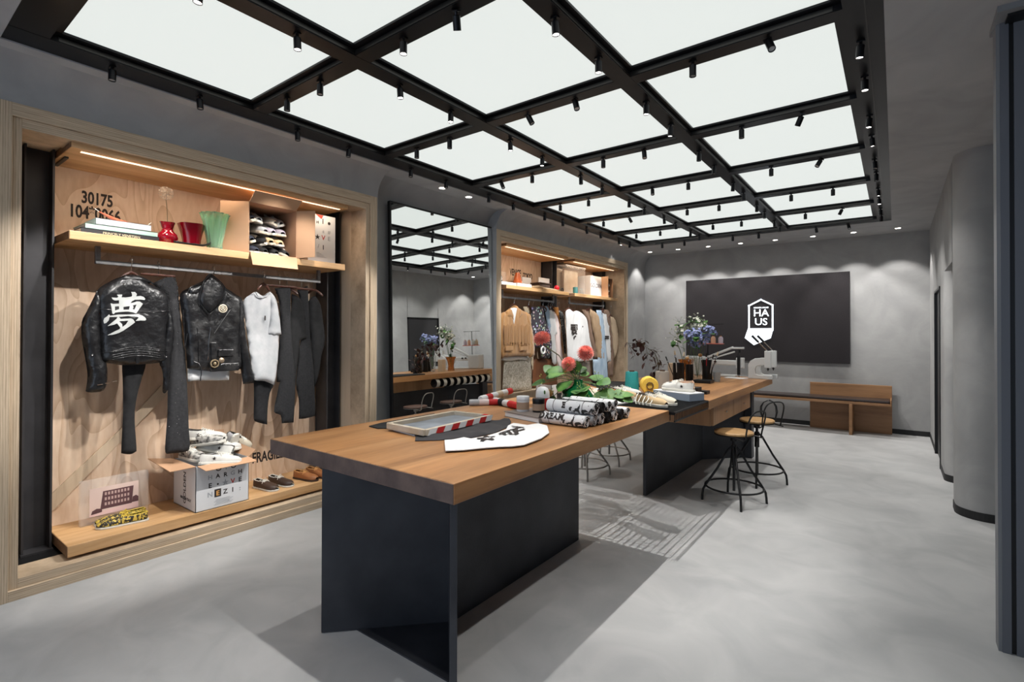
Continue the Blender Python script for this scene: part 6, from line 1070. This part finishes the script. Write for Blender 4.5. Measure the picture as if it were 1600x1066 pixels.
# dark leaf branch
pb = thing('plum_branch', 'arching branch of dark red leaves rising from the far table', 'branch', (-2.12, 5.5, Z2)); MB().lathe([(.03, 0), (.035, .003), (.035, .07), (.012, .085), (.012, .10)], n=16).xf(Matrix.Translation((-2.12, 5.5, Z2))).build('holder', M['black'], pb, smooth=True)
sm3 = MB(); lm3 = MB(); random.seed(4); main = [(-2.12, 5.5, 1.07), (-2.10, 5.52, 1.20), (-2.16, 5.55, 1.31), (-2.28, 5.58, 1.39), (-2.40, 5.6, 1.43), (-2.52, 5.62, 1.42)]; sm3.tube(main, [.005, .005, .004, .003, .002, .001], 6)
for i in range(1, 6):
    for k in range(20 if i > 1 else 8):
        a = Vector(main[i-1]); b = Vector(main[i]); p = a+(b-a)*random.random(); e = p+Vector((random.uniform(-.07, .07), random.uniform(-.06, .06), random.uniform(-.15, .06))); sm3.tube([p, e], .0012, 4)
        leaf(lm3, e, (random.uniform(-1, 1), random.uniform(-1, 1), random.uniform(-1, .4)), (0, 0, 1), random.uniform(.05, .075), .021, 4, .3)
sm3.build('twigs', M['stem'], pb); lm3.build('leaves', M['leafd'], pb, smooth=True)
# thread stand, embroidery machine, hand presses
ts = thing('thread_stand', 'thread stand with a dark top bar and small spools on a red shelf', 'thread stand', (-2.0, 7.0, Z2)); MB().tube([(-2.19, 7.0, 1.66), (-1.80, 7.0, 1.665)], .004, 6).tube([(-2.0, 7.0, Z2), (-2.0, 7.0, 1.66)], .006, 8).build('frame_rods', M['black'], ts); MB().box(-2.15, -1.80, 6.96, 7.04, 1.40, 1.412).build('spool_shelf', mat('coral_red_shelf', (.6, .16, .12), .5), ts, bevel=.003); MB().lathe([(.05, 0), (.05, .01), (.01, .015)], n=20).xf(Matrix.Translation((-2.0, 7.0, Z2))).build('foot', M['black'], ts, smooth=True)
for i, (x, c_, l) in enumerate(((-1.835, (.50, .42, .48), 'small mauve thread spool at the end of the red shelf'), (-1.93, (.75, .42, .28), 'small orange-peach thread spool second on the red shelf'), (-2.03, (.65, .65, .62), 'small white thread spool third on the red shelf'), (-2.11, (.5, .4, .3), 'small tan thread spool behind the flowers'))):
    q = thing('thread_spool', l, 'spool', (x, 7.0, 1.412), 0, 'spools on the red shelf'); MB().lathe([(.03, 0), (.03, .07), (.018, .088), (.012, .09)], n=18).build('wound_thread', mat('spool_thread_%d' % i, c_, .7), q, smooth=True, world=False); MB().lathe([(.012, .088), (.014, .10), (0, .10)], n=12).build('spool_tip', M['orange'], q, smooth=True, world=False)
    MB().tube([(x, 7.0, 1.51), (x+.01, 7.0, 1.662)], .0008, 4).build('thread', M['char'], q)
EW = mat('white_enamel', (.62, .63, .62), .35)
em = thing('embroidery_machine', 'white single-head embroidery machine with triangular arm on the far table', 'embroidery machine', (-1.85, 7.0, Z2))
MB().box(-2.28, -2.02, 6.93, 7.08, Z2, 1.24).build('machine_body', EW, em, bevel=.02); MB().box(-2.05, -1.58, 6.965, 7.035, 1.135, 1.20).build('lower_arm', EW, em, bevel=.012)
MB().bar((-2.02, 7.0, 1.21), (-1.66, 7.0, 1.365), .05, .028).bar((-1.96, 7.0, 1.20), (-1.64, 7.0, 1.31), .03, .018).box(-1.68, -1.53, 6.97, 7.03, 1.345, 1.368).build('upper_arm', EW, em, bevel=.006)
MB().box(-1.62, -1.53, 6.96, 7.04, 1.10, 1.235).build('head', EW, em, bevel=.008); MB().box(-1.60, -1.565, 6.94, 6.96, 1.02, 1.26).lathe([(.012, 0), (.012, .03)], (-1.585, 7.0, 1.30), 10).tube([(-1.585, 6.95, 1.26), (-1.585, 6.98, 1.345)], .004, 6).tube([(-1.58, 6.95, .99), (-1.58, 6.95, 1.04)], .004, 6).build('needle_unit', M['black'], em)
for x in (-1.95, -1.87): MB().lathe([(.014, 0), (.014, .02), (0, .02)], n=12, M=Matrix.Rotation(pi/2, 4, 'X')).xf(Matrix.Translation((x, 6.965, 1.18))).build('knob', M['black'], em, smooth=True)
MB().box(-2.1, -1.62, 6.95, 7.05, Z2, Z2+.03).build('machine_bed', EW, em, bevel=.008)
em.location.y -= .085
def press(label, y, dx=0):
    t = thing('hand_press', label, 'hand press', (-1.30+dx, y, Z2), 0, 'white hand presses'); P = [(-.165, 0), (-.165, .17), (-.14, .22), (-.09, .25), (.03, .262), (.03, .17), (-.04, .168), (-.075, .15), (-.085, .12), (-.08, .06), (-.05, .045), (.06, .045), (.06, 0)]
    fr = MB(); n = len(P); fr.add([(x, -.022, z) for x, z in P]+[(x, .022, z) for x, z in P], [tuple(range(n)), tuple(range(n, 2*n))[::-1]]+[(i, n+i, n+(i+1) % n, (i+1) % n) for i in range(n)]); fr.build('c_frame', EW, t, world=False, bevel=.005)
    MB().box(.02, .09, -.03, .03, .14, .345).build('ram_housing', EW, t, world=False, bevel=.006); MB().lathe([(.006, .10), (.006, .14)], (.055, 0, 0), 10).lathe([(.013, .115), (.013, .13)], (.055, 0, 0), 10).build('ram', M['black'], t, world=False); MB().box(.0, .10, -.025, .025, .0, .05).build('anvil', EW, t, world=False, bevel=.004)
    MB().tube([(.055, 0, .34), (-.06, 0, .46)], .006, 8).build('lever', M['chrome'], t, world=False, smooth=True); MB().tube([(-.05, 0, .45), (-.125, 0, .53)], .014, 10).build('grip', M['black'], t, world=False, smooth=True); return t
press('white hand press with black-gripped lever at the far table end, the nearer one', 6.85); press('white hand press, farther of two at the end of the far table', 7.02, .03)
t = thing('folded_cloth', 'small white cloth lying before the embroidery machine', 'cloth', (-1.55, 6.7, Z2)); MB().prism([(-1.72, 6.7), (-1.5, 6.66), (-1.46, 6.8), (-1.7, 6.86)], Z2, Z2+.006).build('cloth_body', M['white'], t)
